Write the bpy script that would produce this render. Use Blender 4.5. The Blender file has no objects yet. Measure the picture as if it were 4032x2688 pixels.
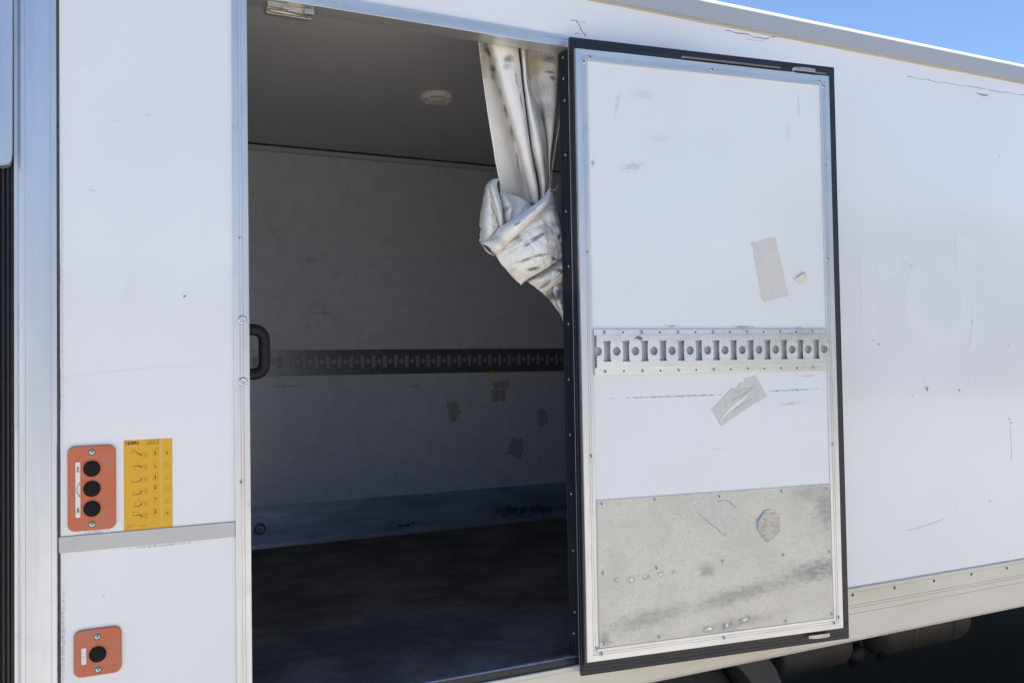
import bpy, bmesh, math, random
from mathutils import Vector, Matrix, noise
random.seed(7)
S = bpy.context.scene
COL = S.collection
H = 1.75                      # height of the camera above the ground; metric z values below are given from eye level

# ------------------------------------------------------------------ camera, sky, sun, exposure
cam_data = bpy.data.cameras.new('camera')
cam_data.sensor_width = 36.0
cam_data.lens = 32.44
cam_data.clip_start = 0.05
cam_data.clip_end = 2000.0
cam = bpy.data.objects.new('camera', cam_data)
COL.objects.link(cam)
cr = Vector((0.8920581729, -0.4516237084, -0.0163781003))
cu = Vector((0.0019591404, -0.0323761025, 0.9994738365))
cf = Vector((0.4519163395, 0.8916208914, 0.0279965726))
M = Matrix((cr, cu, -cf)).transposed().to_4x4()
M.translation = Vector((0.0, -2.36, H))
cam.matrix_world = M
S.camera = cam

SUN_EL, SUN_AZ = 64.0, -55.0    # azimuth from +Y (behind the truck), positive towards +X
w = bpy.data.worlds.new('World')
S.world = w
w.use_nodes = True
wn = w.node_tree
bg = wn.nodes['Background']
sky = wn.nodes.new('ShaderNodeTexSky')
sky.sky_type = 'NISHITA'
sky.sun_disc = False
sky.sun_elevation = math.radians(SUN_EL)
sky.sun_rotation = math.radians(SUN_AZ)
sky.altitude = 900
sky.air_density = 0.9
sky.dust_density = 0.0
sky.ozone_density = 4.0
wn.links.new(sky.outputs[0], bg.inputs[0])
bg.inputs[1].default_value = 0.075
sun_data = bpy.data.lights.new('sun', 'SUN')
sun_data.energy = 5.0
sun_data.angle = math.radians(0.53)
sun_data.color = (1.0, 0.95, 0.88)
sun = bpy.data.objects.new('sun', sun_data)
COL.objects.link(sun)
el, az = math.radians(SUN_EL), math.radians(SUN_AZ)
sdir = Vector((math.sin(az) * math.cos(el), math.cos(az) * math.cos(el), math.sin(el)))
sun.rotation_euler = sdir.to_track_quat('Z', 'Y').to_euler()
sun.location = (-6, 8, 14)
S.view_settings.view_transform = 'Standard'
S.view_settings.look = 'None'
S.view_settings.gamma = 1.0
S.view_settings.use_curve_mapping = False
S.view_settings.exposure = 1.64

# ------------------------------------------------------------------ materials
class NT:
    """small wrapper for building node trees"""
    def __init__(self, name):
        self.m = bpy.data.materials.new(name)
        self.m.use_nodes = True
        self.t = self.m.node_tree
        self.b = self.t.nodes['Principled BSDF']
        self._co = None
    def n(self, typ, **kw):
        x = self.t.nodes.new(typ)
        for k, v in kw.items():
            setattr(x, k, v)
        return x
    def l(self, a, b):
        self.t.links.new(a, b)
    def co(self):
        if self._co is None:
            self._co = self.n('ShaderNodeTexCoord').outputs['Object']
        return self._co
    def mapped(self, scale=(1, 1, 1), loc=(0, 0, 0), rot=(0, 0, 0)):
        m = self.n('ShaderNodeMapping')
        m.inputs['Scale'].default_value = scale
        m.inputs['Location'].default_value = loc
        m.inputs['Rotation'].default_value = rot
        self.l(self.co(), m.inputs[0])
        return m.outputs[0]
    def noise(self, scale, detail=4, rough=0.6, vec=None, dist=0.0):
        x = self.n('ShaderNodeTexNoise')
        x.inputs['Scale'].default_value = scale
        x.inputs['Detail'].default_value = detail
        x.inputs['Roughness'].default_value = rough
        x.inputs['Distortion'].default_value = dist
        self.l(vec if vec is not None else self.co(), x.inputs['Vector'])
        return x.outputs['Fac']
    def ramp(self, fac, a, b, smooth=True):
        x = self.n('ShaderNodeMapRange')
        if smooth:
            x.interpolation_type = 'SMOOTHSTEP'
        x.inputs['From Min'].default_value = a
        x.inputs['From Max'].default_value = b
        self.l(fac, x.inputs['Value'])
        return x.outputs[0]
    def math(self, op, a, b=None, clamp=False):
        x = self.n('ShaderNodeMath', operation=op)
        x.use_clamp = clamp
        for i, v in enumerate((a, b)):
            if v is None:
                continue
            if isinstance(v, (int, float)):
                x.inputs[i].default_value = v
            else:
                self.l(v, x.inputs[i])
        return x.outputs[0]
    def mix(self, fac, a, b):
        x = self.n('ShaderNodeMix', data_type='RGBA')
        for i, v in ((0, fac), (6, a), (7, b)):
            if isinstance(v, (int, float)):
                x.inputs[i].default_value = v
            elif isinstance(v, tuple):
                x.inputs[i].default_value = (*v, 1.0)
            else:
                self.l(v, x.inputs[i])
        return x.outputs[2]
    def set(self, color=None, rough=None, metal=None, spec=None):
        for nm, v in (('Base Color', color), ('Roughness', rough), ('Metallic', metal), ('Specular IOR Level', spec)):
            if v is None:
                continue
            i = self.b.inputs[nm]
            if isinstance(v, tuple):
                i.default_value = (*v, 1.0)
            elif isinstance(v, (int, float)):
                i.default_value = v
            else:
                self.l(v, i)
        return self
    def bump(self, height, strength=0.3, dist=0.002):
        x = self.n('ShaderNodeBump')
        x.inputs['Strength'].default_value = strength
        x.inputs['Distance'].default_value = dist
        self.l(height, x.inputs['Height'])
        self.l(x.outputs[0], self.b.inputs['Normal'])
    def stains(self, items, nscale=150, detail=7, stretch=(1, 1, 1), seed=(0, 0, 0), lo=0.70, hi=0.98):
        """elliptical patches (x, z, rx, rz, angle, amount), broken up by noise"""
        nz = self.noise(nscale, detail, 0.7, self.mapped(stretch, seed))
        tot = None
        for (cx, cz, rx, rz, ang, amt) in items:
            v = self.n('ShaderNodeMapping', vector_type='TEXTURE')
            v.inputs['Location'].default_value = (cx, 0, cz)
            v.inputs['Rotation'].default_value = (0, -math.radians(ang), 0)
            v.inputs['Scale'].default_value = (rx, 50.0, rz)
            self.l(self.co(), v.inputs[0])
            ln = self.n('ShaderNodeVectorMath', operation='LENGTH')
            self.l(v.outputs[0], ln.inputs[0])
            d = self.ramp(ln.outputs['Value'], 1.0, 0.0)
            k = self.math('ADD', self.math('MULTIPLY', d, 0.42), nz)
            k = self.math('MULTIPLY', self.ramp(k, lo, hi), amt)
            tot = k if tot is None else self.math('MAXIMUM', tot, k)
        return tot

def rgb(r, g, b):
    return (r, g, b)

def white_paint(name, base=(0.78, 0.79, 0.80), rough=0.28, items=(), pebble=0.0, dirt=0.12, sn=150, ss=(1, 1, 1), coat=0.0):
    t = NT(name)
    big = t.noise(1.1, 3, 0.5)
    col = t.mix(t.ramp(big, 0.35, 0.7), base, tuple(c * 0.955 for c in base))
    streak = t.noise(9, 5, 0.65, t.mapped((1.0, 1, 0.16)))
    col = t.mix(t.math('MULTIPLY', t.ramp(streak, 0.58, 0.8), dirt), col, (0.50, 0.49, 0.46))
    speck = t.noise(140, 2, 0.5, t.mapped((1, 1, 1), (5, 2, 3)))
    col = t.mix(t.math('MULTIPLY', t.ramp(speck, 0.73, 0.78), 0.5), col, (0.36, 0.36, 0.36))
    if items:
        col = t.mix(t.stains(items, sn, 8, ss), col, (0.17, 0.165, 0.16))
    t.set(col, t.math('ADD', t.math('MULTIPLY', t.noise(18, 4), 0.16), rough - 0.08), 0.0, 0.5)
    t.b.inputs['Coat Weight'].default_value = coat
    t.b.inputs['Coat Roughness'].default_value = 0.09
    if pebble:
        v = t.n('ShaderNodeTexVoronoi')
        v.inputs['Scale'].default_value = 210
        t.l(t.mapped((1, 0.2, 1.25)), v.inputs['Vector'])
        t.bump(v.outputs['Distance'], pebble, 0.0016)
    else:
        t.bump(t.noise(2.2, 2, 0.4), 0.10, 0.02)
    return t.m

def aluminium(name, base=(0.62, 0.63, 0.64), rough=0.33, metal=0.9, grime=0.25, along=(1, 1, 1), dirtcol=(0.25, 0.24, 0.22)):
    t = NT(name)
    br = t.noise(40, 3, 0.6, t.mapped(along))
    c = t.mix(t.ramp(br, 0.3, 0.7), base, tuple(x * 0.86 for x in base))
    dn = t.noise(14, 8, 0.72)
    c = t.mix(t.math('MULTIPLY', t.ramp(dn, 0.56, 0.72), grime), c, dirtcol)
    t.set(c, t.math('ADD', t.math('MULTIPLY', dn, 0.25), rough - 0.12), metal)
    t.bump(br, 0.06, 0.001)
    return t.m

def plain(name, col, rough=0.5, metal=0.0, var=0.12, scale=20, spec=0.5, bump=0.0):
    t = NT(name)
    nz = t.noise(scale, 6, 0.65)
    c = t.mix(nz, tuple(min(1, x * (1 + var)) for x in col), tuple(x * (1 - var) for x in col))
    t.set(c, t.math('ADD', t.math('MULTIPLY', nz, 0.2), rough - 0.1), metal, spec)
    if bump:
        t.bump(t.noise(scale * 4, 4), bump, 0.002)
    return t.m

MAT = {}
MAT['wall'] = white_paint('white_gelcoat', (0.77, 0.785, 0.80), 0.24, dirt=0.10, sn=160, coat=0.8, items=((0.0975, -0.2625, 0.085, 0.13, 0, 0.28), (0.108, -0.64, 0.09, 0.085, 0, 0.25), (0.036, 0.2, 0.009, 0.9, 0, 0.22), (0.10, -0.365, 0.08, 0.010, 3, 0.5), (0.036, -0.6, 0.012, 0.3, 0, 0.5), (0.25, -0.411, 0.2, 0.006, 0, 0.6), (0.22, 0.62, 0.03, 0.006, 0, 0.2), (0.10, 0.43, 0.02, 0.006, -10, 0.3), (0.15, 0.60, 0.05, 0.004, 0, 0.2), (3.18, 0.15, 0.01, 0.05, 0, 0.6), (1.47, -0.86, 0.05, 0.03, 0, 0.5)))  # patches round the control panels paint small shadows together with grime
MAT['door_white'] = white_paint('white_door_laminate', (0.735, 0.76, 0.775), 0.24, pebble=0.06, dirt=0.06, coat=0.6, sn=190, ss=(0.4, 1, 1.5), items=(
    (0.178, 0.519, 0.09, 0.030, 10, 0.34), (0.132, 0.702, 0.018, 0.10, -14, 0.24), (0.274, 0.61, 0.085, 0.03, 0, 0.14),
    (0.0495, 0.523, 0.012, 0.03, 0, 0.75), (0.778, 0.75, 0.010, 0.10, 0, 0.32), (0.735, 0.66, 0.03, 0.08, 0, 0.15),
    (0.22, 0.74, 0.10, 0.04, 0, 0.2), (0.33, -0.166, 0.50, 0.0065, 0.3, 0.8), (0.72, -0.158, 0.22, 0.006, 1, 0.85),
    (0.785, -0.114, 0.07, 0.008, 2, 0.45), (0.72, -0.20, 0.11, 0.014, 2, 0.35), (0.30, 0.045, 0.06, 0.006, 0, 0.8),
    (0.55, 0.042, 0.10, 0.007, 0, 0.8), (0.76, 0.04, 0.05, 0.006, 0, 0.5), (0.45, -0.33, 0.08, 0.01, 4, 0.16)))
MAT['inner_white'] = white_paint('shade_tinted_laminate', (0.56, 0.60, 0.665), 0.28, pebble=0.0, dirt=0.08, items=(  # bluish grey base puts the interior shade into a white laminate
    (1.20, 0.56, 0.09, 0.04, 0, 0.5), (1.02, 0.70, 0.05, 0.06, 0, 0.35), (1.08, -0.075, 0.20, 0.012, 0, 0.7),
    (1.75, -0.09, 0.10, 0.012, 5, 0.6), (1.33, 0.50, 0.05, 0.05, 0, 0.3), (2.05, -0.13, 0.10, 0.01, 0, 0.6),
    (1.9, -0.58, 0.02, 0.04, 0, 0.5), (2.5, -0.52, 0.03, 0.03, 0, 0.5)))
MAT['ceiling'] = plain('ceiling_laminate', (0.52, 0.52, 0.54), 0.5, var=0.06, scale=3)  # greyed base carries part of the interior shade
MAT['post'] = aluminium('anodised_post', (0.62, 0.66, 0.715), 0.36, 0.82, 0.04, (0.35, 1, 0.03))
MAT['frame'] = aluminium('frame_aluminium', (0.68, 0.69, 0.705), 0.36, 0.74, 0.28, (1, 1, 0.06))
MAT['frame_h'] = aluminium('frame_aluminium_level', (0.68, 0.69, 0.705), 0.36, 0.74, 0.28, (0.06, 1, 1))
MAT['strip'] = plain('divider_aluminium', (0.50, 0.49, 0.49), 0.45, 0.35, 0.05, 12)
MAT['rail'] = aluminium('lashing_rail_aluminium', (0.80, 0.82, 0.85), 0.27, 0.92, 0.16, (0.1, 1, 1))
MAT['rail_dark'] = aluminium('grimy_shade_toned_rail', (0.24, 0.25, 0.265), 0.34, 0.7, 0.6, (0.1, 1, 1), (0.03, 0.03, 0.03))  # real grime, plus interior shade put into the darker base
MAT['sill'] = aluminium('scraped_sill', (0.52, 0.54, 0.56), 0.35, 0.8, 0.5, (0.1, 1, 1), (0.05, 0.05, 0.05))
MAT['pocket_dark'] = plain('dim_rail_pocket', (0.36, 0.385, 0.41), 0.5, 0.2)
MAT['pocket'] = plain('rail_pocket', (0.38, 0.40, 0.42), 0.5, 0.3)
MAT['roof_rail'] = plain('grey_roof_rail', (0.39, 0.42, 0.45), 0.5, 0.1, 0.03, 6)
MAT['roof'] = plain('roof_white', (0.80, 0.80, 0.80), 0.5, var=0.03)
MAT['rubber'] = plain('black_rubber', (0.011, 0.015, 0.023), 0.42, var=0.4, scale=30, bump=0.1)
MAT['black'] = plain('black_plastic', (0.007, 0.007, 0.008), 0.55, var=0.3, scale=60, spec=0.3, bump=0.08)
MAT['button'] = plain('black_button_rubber', (0.010, 0.010, 0.011), 0.75, var=0.3, scale=80, spec=0.2, bump=0.1)
MAT['dark'] = plain('dark_frame_paint', (0.018, 0.021, 0.027), 0.4, var=0.3)
MAT['sealant'] = plain('beige_sealant', (0.52, 0.47, 0.38), 0.7, var=0.15, scale=60)
MAT['grey_sealant'] = plain('grimy_sealant', (0.075, 0.075, 0.075), 0.7, var=0.6, scale=45)
MAT['screw'] = plain('zinc_screw', (0.62, 0.62, 0.62), 0.3, 0.9, 0.1)
MAT['hole'] = plain('dark_hole', (0.02, 0.02, 0.02), 0.6)
MAT['rivet_dull'] = plain('dull_rivet', (0.20, 0.18, 0.16), 0.45, 0.6)
MAT['orange'] = None
def orange():
    t = NT('faded_orange_plastic')
    nz = t.noise(16, 6, 0.65)
    sx = t.noise(60, 3, 0.6, t.mapped((0.15, 1, 1)))
    c = t.mix(t.ramp(nz, 0.3, 0.7), (0.58, 0.125, 0.045), (0.50, 0.165, 0.085))
    c = t.mix(t.math('MULTIPLY', t.ramp(sx, 0.5, 0.75), 0.25), c, (0.52, 0.25, 0.18))
    t.set(c, 0.5)
    t.bump(nz, 0.05)
    return t.m
MAT['orange'] = orange()
MAT['yellow'] = plain('yellow_sticker', (0.72, 0.40, 0.012), 0.42, var=0.05, scale=10)
MAT['ink'] = plain('black_print', (0.020, 0.018, 0.012), 0.55)
MAT['faint_ink'] = plain('faded_print', (0.33, 0.19, 0.02), 0.55)
MAT['label'] = plain('white_label', (0.74, 0.74, 0.75), 0.45, var=0.04)
MAT['grey_ink'] = plain('grey_print', (0.36, 0.36, 0.36), 0.55)

def kick_metal():
    t = NT('scuffed_aluminium_sheet')
    f = t.noise(120, 8, 0.75)
    lg = t.noise(7, 5, 0.6)
    c = t.mix(t.ramp(f, 0.25, 0.78), (0.585, 0.59, 0.56), (0.48, 0.487, 0.46))
    c = t.mix(t.math('MULTIPLY', t.ramp(lg, 0.4, 0.7), 0.4), c, (0.43, 0.435, 0.41))
    sp = t.noise(210, 3, 0.6, t.mapped((1, 1, 1), (3, 7, 1)))
    c = t.mix(t.math('MULTIPLY', t.ramp(sp, 0.66, 0.74), 0.5), c, (0.20, 0.20, 0.19))
    sc = t.noise(70, 5, 0.7, t.mapped((0.06, 1, 2.2), (0, 0, 0), (0, 0.07, 0)))
    c = t.mix(t.math('MULTIPLY', t.ramp(sc, 0.62, 0.72), 0.35), c, (0.27, 0.275, 0.27))
    d = t.stains(((0.80, -0.728, 0.24, 0.060, 6, 0.72), (0.52, -0.775, 0.36, 0.046, 8, 0.58), (0.20, -0.815, 0.26, 0.044, 7, 0.5),
                  (0.84, -0.53, 0.08, 0.14, 0, 0.6), (0.79, -0.485, 0.16, 0.05, 0, 0.4), (0.40, -0.69, 0.05, 0.04, 0, 0.5), (0.06, -0.86, 0.04, 0.04, 0, 0.6), (0.5, -0.862, 0.3, 0.035, 5, 0.4)), 60, 10, (0.5, 1, 1.2), (0, 0, 0), 0.50, 1.05)
    c = t.mix(d, c, (0.15, 0.17, 0.195))
    sh = t.stains(((0.10, -0.692, 0.022, 0.016, 20, 1.0), (0.145, -0.697, 0.026, 0.020, -10, 1.0), (0.195, -0.694, 0.030, 0.018, 10, 1.0), (0.245, -0.690, 0.026, 0.018, 0, 1.0), (0.285, -0.688, 0.018, 0.014, 0, 0.8),
                   (0.40, -0.868, 0.05, 0.020, 4, 1.0), (0.47, -0.862, 0.04, 0.020, 8, 1.0), (0.53, -0.855, 0.05, 0.020, 8, 1.0)), 85, 6, (1, 1, 0.9), (3, 1, 2), 0.72, 0.92)
    c = t.mix(t.math('MULTIPLY', sh, 0.35), c, (0.72, 0.73, 0.74))  # pale tone paints the glints of the shiny dents
    met = t.math('ADD', t.math('MULTIPLY', sh, 0.25), 0.65)
    t.set(c, t.math('SUBTRACT', t.math('ADD', t.math('MULTIPLY', f, 0.3), 0.30), t.math('MULTIPLY', sh, 0.2)), met)
    h = t.math('ADD', t.math('MULTIPLY', t.noise(12, 3), 0.8), t.math('MULTIPLY', sh, t.noise(55, 3)))
    t.bump(h, 0.6, 0.005)
    return t.m
def _sep(self, sock):
    s = self.n('ShaderNodeSeparateColor')
    self.l(sock, s.inputs[0])
    return s.outputs[0]
NT.n_sep = _sep
MAT['kick'] = kick_metal()

def inner_kick():
    t = NT('dirty_kick_sheet')
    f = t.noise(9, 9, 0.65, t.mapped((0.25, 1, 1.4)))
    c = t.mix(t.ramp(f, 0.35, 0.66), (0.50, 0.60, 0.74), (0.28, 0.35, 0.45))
    d = t.stains(((1.69, -0.818, 0.16, 0.03, 2, 1.0), (0.937, -0.768, 0.03, 0.03, 0, 0.6), (2.4, -0.8, 0.5, 0.08, 0, 0.7)), 30, 6)
    c = t.mix(d, c, (0.03, 0.03, 0.03))
    t.set(c, 0.42, 0.6)
    t.bump(t.noise(10, 4), 0.2, 0.008)
    return t.m
MAT['inner_kick'] = inner_kick()

def floor_mat():
    t = NT('dark_worn_plywood')
    f = t.noise(3.2, 10, 0.7)
    c = t.mix(t.ramp(f, 0.35, 0.68), (0.115, 0.094, 0.085), (0.23, 0.19, 0.17))
    s = t.noise(14, 10, 0.78, t.mapped((0.5, 1.0, 1)))
    c = t.mix(t.math('MULTIPLY', t.ramp(s, 0.56, 0.74), 0.6), c, (0.30, 0.25, 0.23))
    gr = t.noise(160, 4, 0.7)
    c = t.mix(t.math('MULTIPLY', t.ramp(gr, 0.62, 0.72), 0.5), c, (0.30, 0.27, 0.25))
    t.set(c, 0.75, 0, 0.12)
    t.bump(t.noise(120, 4), 0.3, 0.003)
    return t.m
MAT['floor'] = floor_mat()

def cream_rail():
    t = NT('weathered_bounce_toned_rail')
    f = t.noise(7, 6, 0.65, t.mapped((0.3, 1, 1)))
    c = t.mix(t.ramp(f, 0.35, 0.7), (0.70, 0.66, 0.575), (0.62, 0.575, 0.48))  # warm light bounced off the ground is put into the cream base
    s = t.noise(16, 8, 0.8, t.mapped((0.25, 1, 3.0), (0.3, 0, 0.7)))
    c = t.mix(t.math('MULTIPLY', t.ramp(s, 0.64, 0.72), 0.6), c, (0.26, 0.23, 0.20))
    t.set(c, 0.45, 0.15)
    t.bump(f, 0.06)
    return t.m
MAT['cream'] = cream_rail()

def curtain_mat():
    t = NT('dirty_white_tarpaulin')
    n1 = t.noise(6, 5, 0.6)
    c = t.mix(t.ramp(n1, 0.35, 0.7), (0.82, 0.81, 0.785), (0.76, 0.74, 0.705))
    fib = t.noise(30, 9, 0.8, t.mapped((1.2, 1, 0.7)))
    c = t.mix(t.math('MULTIPLY', t.ramp(fib, 0.55, 0.70), 0.34), c, (0.25, 0.235, 0.22))
    # grime where hands and the door rub: near the header, along the roll, across the knot
    d = t.stains(((1.225, 0.970, 0.07, 0.022, -6, 0.9), (1.236, 0.918, 0.040, 0.026, 25, 1.0), (1.230, 0.895, 0.03, 0.03, 0, 0.6), (1.40, 0.955, 0.07, 0.030, -6, 1.0),
                  (1.402, 0.914, 0.032, 0.009, 2, 1.3), (1.412, 0.896, 0.022, 0.013, 0, 1.4), (1.386, 0.79, 0.05, 0.08, 0, 0.55), (1.38, 0.86, 0.05, 0.06, 0, 0.5), (1.309, 0.915, 0.008, 0.045, 3, 1.4),
                  (1.262, 0.860, 0.008, 0.06, 8, 0.9), (1.278, 0.795, 0.008, 0.06, 12, 1.0), (1.300, 0.730, 0.008, 0.07, 15, 1.0), (1.326, 0.64, 0.009, 0.07, 16, 1.0), (1.319, 0.843, 0.016, 0.018, 0, 0.9), (1.345, 0.76, 0.010, 0.08, 12, 0.7),
                  (1.369, 0.625, 0.012, 0.045, 6, 1.1), (1.36, 0.68, 0.008, 0.05, 10, 0.7), (1.35, 0.60, 0.09, 0.06, 0, 0.3)), 190, 10, (1.3, 1, 0.7), (0, 0, 0), 0.60, 1.0)
    d2 = t.stains(((1.305, 0.384, 0.060, 0.013, 33, 1.2), (1.27, 0.36, 0.03, 0.010, 33, 1.0), (1.389, 0.392, 0.030, 0.014, 48, 1.6), (1.38, 0.43, 0.04, 0.02, 35, 0.7), (1.267, 0.316, 0.05, 0.010, 20, 1.0), (1.31, 0.33, 0.06, 0.009, 12, 0.9),
                  (1.296, 0.291, 0.040, 0.012, 12, 1.3), (1.369, 0.323, 0.045, 0.011, -5, 1.3), (1.391, 0.291, 0.035, 0.013, -8, 1.3), (1.393, 0.216, 0.022, 0.050, -38, 1.5), (1.353, 0.248, 0.035, 0.015, 42, 1.0),
                  (1.317, 0.456, 0.030, 0.007, 35, 1.0), (1.234, 0.419, 0.020, 0.006, 30, 1.0), (1.227, 0.469, 0.012, 0.04, -30, 0.8), (1.25, 0.38, 0.02, 0.03, 0, 0.7), (1.385, 0.34, 0.05, 0.08, 0, 0.5), (1.34, 0.41, 0.09, 0.05, 30, 0.45)), 230, 10, (0.6, 1, 1.4), (4, 2, 9), 0.58, 0.98)
    d = t.math('MAXIMUM', d, d2, True)
    c = t.mix(t.math('MULTIPLY', d, 0.85, True), c, (0.10, 0.10, 0.11))
    y = t.stains(((1.175, 0.91, 0.05, 0.12, 0, 0.8), (1.345, 0.93, 0.10, 0.09, 0, 0.8), (1.143, 0.446, 0.018, 0.055, -12, 2.0), (1.285, 0.25, 0.05, 0.02, 35, 0.6), (1.19, 0.37, 0.05, 0.02, -40, 0.6)), 18, 5, (1, 1, 1), (2, 5, 1), 0.58, 0.92)
    c = t.mix(t.math('MULTIPLY', y, 0.75, True), c, (0.42, 0.33, 0.23))
    t.set(c, t.math('ADD', t.math('MULTIPLY', fib, 0.25), 0.34), 0, 0.45)
    rg = t.n('ShaderNodeTexNoise', noise_type='RIDGED_MULTIFRACTAL')
    rg.inputs['Scale'].default_value = 9
    rg.inputs['Detail'].default_value = 4
    rg.inputs['Distortion'].default_value = 0.6
    t.l(t.mapped((1, 1, 1), (0.3, 0, 0.1), (0, 0.6, 0)), rg.inputs['Vector'])
    t.bump(t.math('ADD', t.math('MULTIPLY', rg.outputs['Fac'], 0.8), t.math('MULTIPLY', t.noise(60, 5), 0.3)), 0.5, 0.006)
    return t.m
MAT['curtain'] = curtain_mat()

def ground_mat():
    t = NT('shade_toned_asphalt')
    a = t.noise(90, 6, 0.75)
    b = t.noise(1.2, 5, 0.6)
    c = t.mix(t.ramp(a, 0.3, 0.75), (0.024, 0.024, 0.025), (0.048, 0.047, 0.046))  # shade under the truck is put into this near-black colour
    c = t.mix(t.math('MULTIPLY', t.ramp(b, 0.45, 0.7), 0.35), c, (0.02, 0.02, 0.02))
    t.set(c, 0.85)
    t.bump(a, 0.6, 0.01)
    return t.m
MAT['ground'] = ground_mat()
def yard_mat():
    t = NT('bounce_concrete')
    a = t.noise(60, 6, 0.7)
    b = t.noise(0.6, 5, 0.6)
    c = t.mix(t.ramp(a, 0.3, 0.75), (0.29, 0.265, 0.225), (0.37, 0.34, 0.29))
    c = t.mix(t.math('MULTIPLY', t.ramp(b, 0.45, 0.7), 0.4), c, (0.25, 0.23, 0.20))
    t.set(c, 0.85)
    t.bump(a, 0.4, 0.01)
    return t.m
MAT['yard'] = yard_mat()
MAT['added_hedge'] = plain('added_conifer', (0.022, 0.035, 0.016), 0.9, var=0.5, scale=3)
MAT['added_shed'] = plain('added_building_cladding', (0.34, 0.33, 0.31), 0.6, var=0.06, scale=0.4)
MAT['added_shed_roof'] = plain('added_building_roof', (0.22, 0.21, 0.20), 0.7, var=0.1, scale=0.4)
MAT['tape'] = plain('old_masking_tape', (0.60, 0.580, 0.560), 0.5, var=0.10, scale=34, bump=0.25)
MAT['tape_torn'] = plain('torn_masking_tape', (0.575, 0.56, 0.54), 0.55, var=0.22, scale=40, bump=0.35)
MAT['film'] = plain('clouded_film', (0.57, 0.56, 0.51), 0.42, var=0.22, scale=48, bump=0.2)
def rust():
    t = NT('rusty_patch')
    f = t.noise(60, 7, 0.75, t.mapped((0.7, 1, 1.6)))
    c = t.mix(t.ramp(f, 0.44, 0.60), (0.54, 0.53, 0.47), (0.47, 0.36, 0.26))
    t.set(c, 0.55)
    t.bump(f, 0.3)
    return t.m
MAT['rust'] = rust()
MAT['film_edge'] = plain('pale_blue_edge', (0.50, 0.55, 0.54), 0.4)
MAT['crack'] = plain('crack_line', (0.15, 0.125, 0.115), 0.8)
MAT['pale_crack'] = plain('pale_crack_line', (0.30, 0.27, 0.28), 0.8)
MAT['chip'] = plain('grey_chip', (0.33, 0.33, 0.32), 0.7)
MAT['residue'] = plain('glue_residue', (0.36, 0.36, 0.345), 0.7, var=0.75, scale=55)
MAT['inner_ink'] = plain('faded_label_print', (0.30, 0.29, 0.28), 0.6)
MAT['ghost'] = white_paint('unfaded_paint', (0.788, 0.802, 0.817), 0.24, dirt=0.08, coat=0.8)
MAT['ghost_edge'] = plain('ghost_outline', (0.70, 0.715, 0.73), 0.3)
MAT['underbody'] = plain('dirty_underbody', (0.050, 0.046, 0.042), 0.6, var=0.4, scale=14, bump=0.3)
MAT['tank'] = plain('dusty_tank', (0.045, 0.040, 0.035), 0.6, 0.2, var=0.35, scale=10, bump=0.2)
MAT['mudguard'] = plain('grey_mudguard_plastic', (0.040, 0.041, 0.043), 0.6, var=0.2)
MAT['tyre'] = plain('tyre_rubber', (0.022, 0.022, 0.022), 0.8, bump=0.2)
MAT['lamp'] = plain('lamp_plastic', (0.72, 0.70, 0.66), 0.35, var=0.05)
MAT['rod'] = plain('dull_rod', (0.17, 0.155, 0.145), 0.5, 0.4, 0.2)
MAT['steel'] = plain('zinc_steel', (0.46, 0.43, 0.38), 0.35, 0.75, 0.4, 40)

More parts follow.
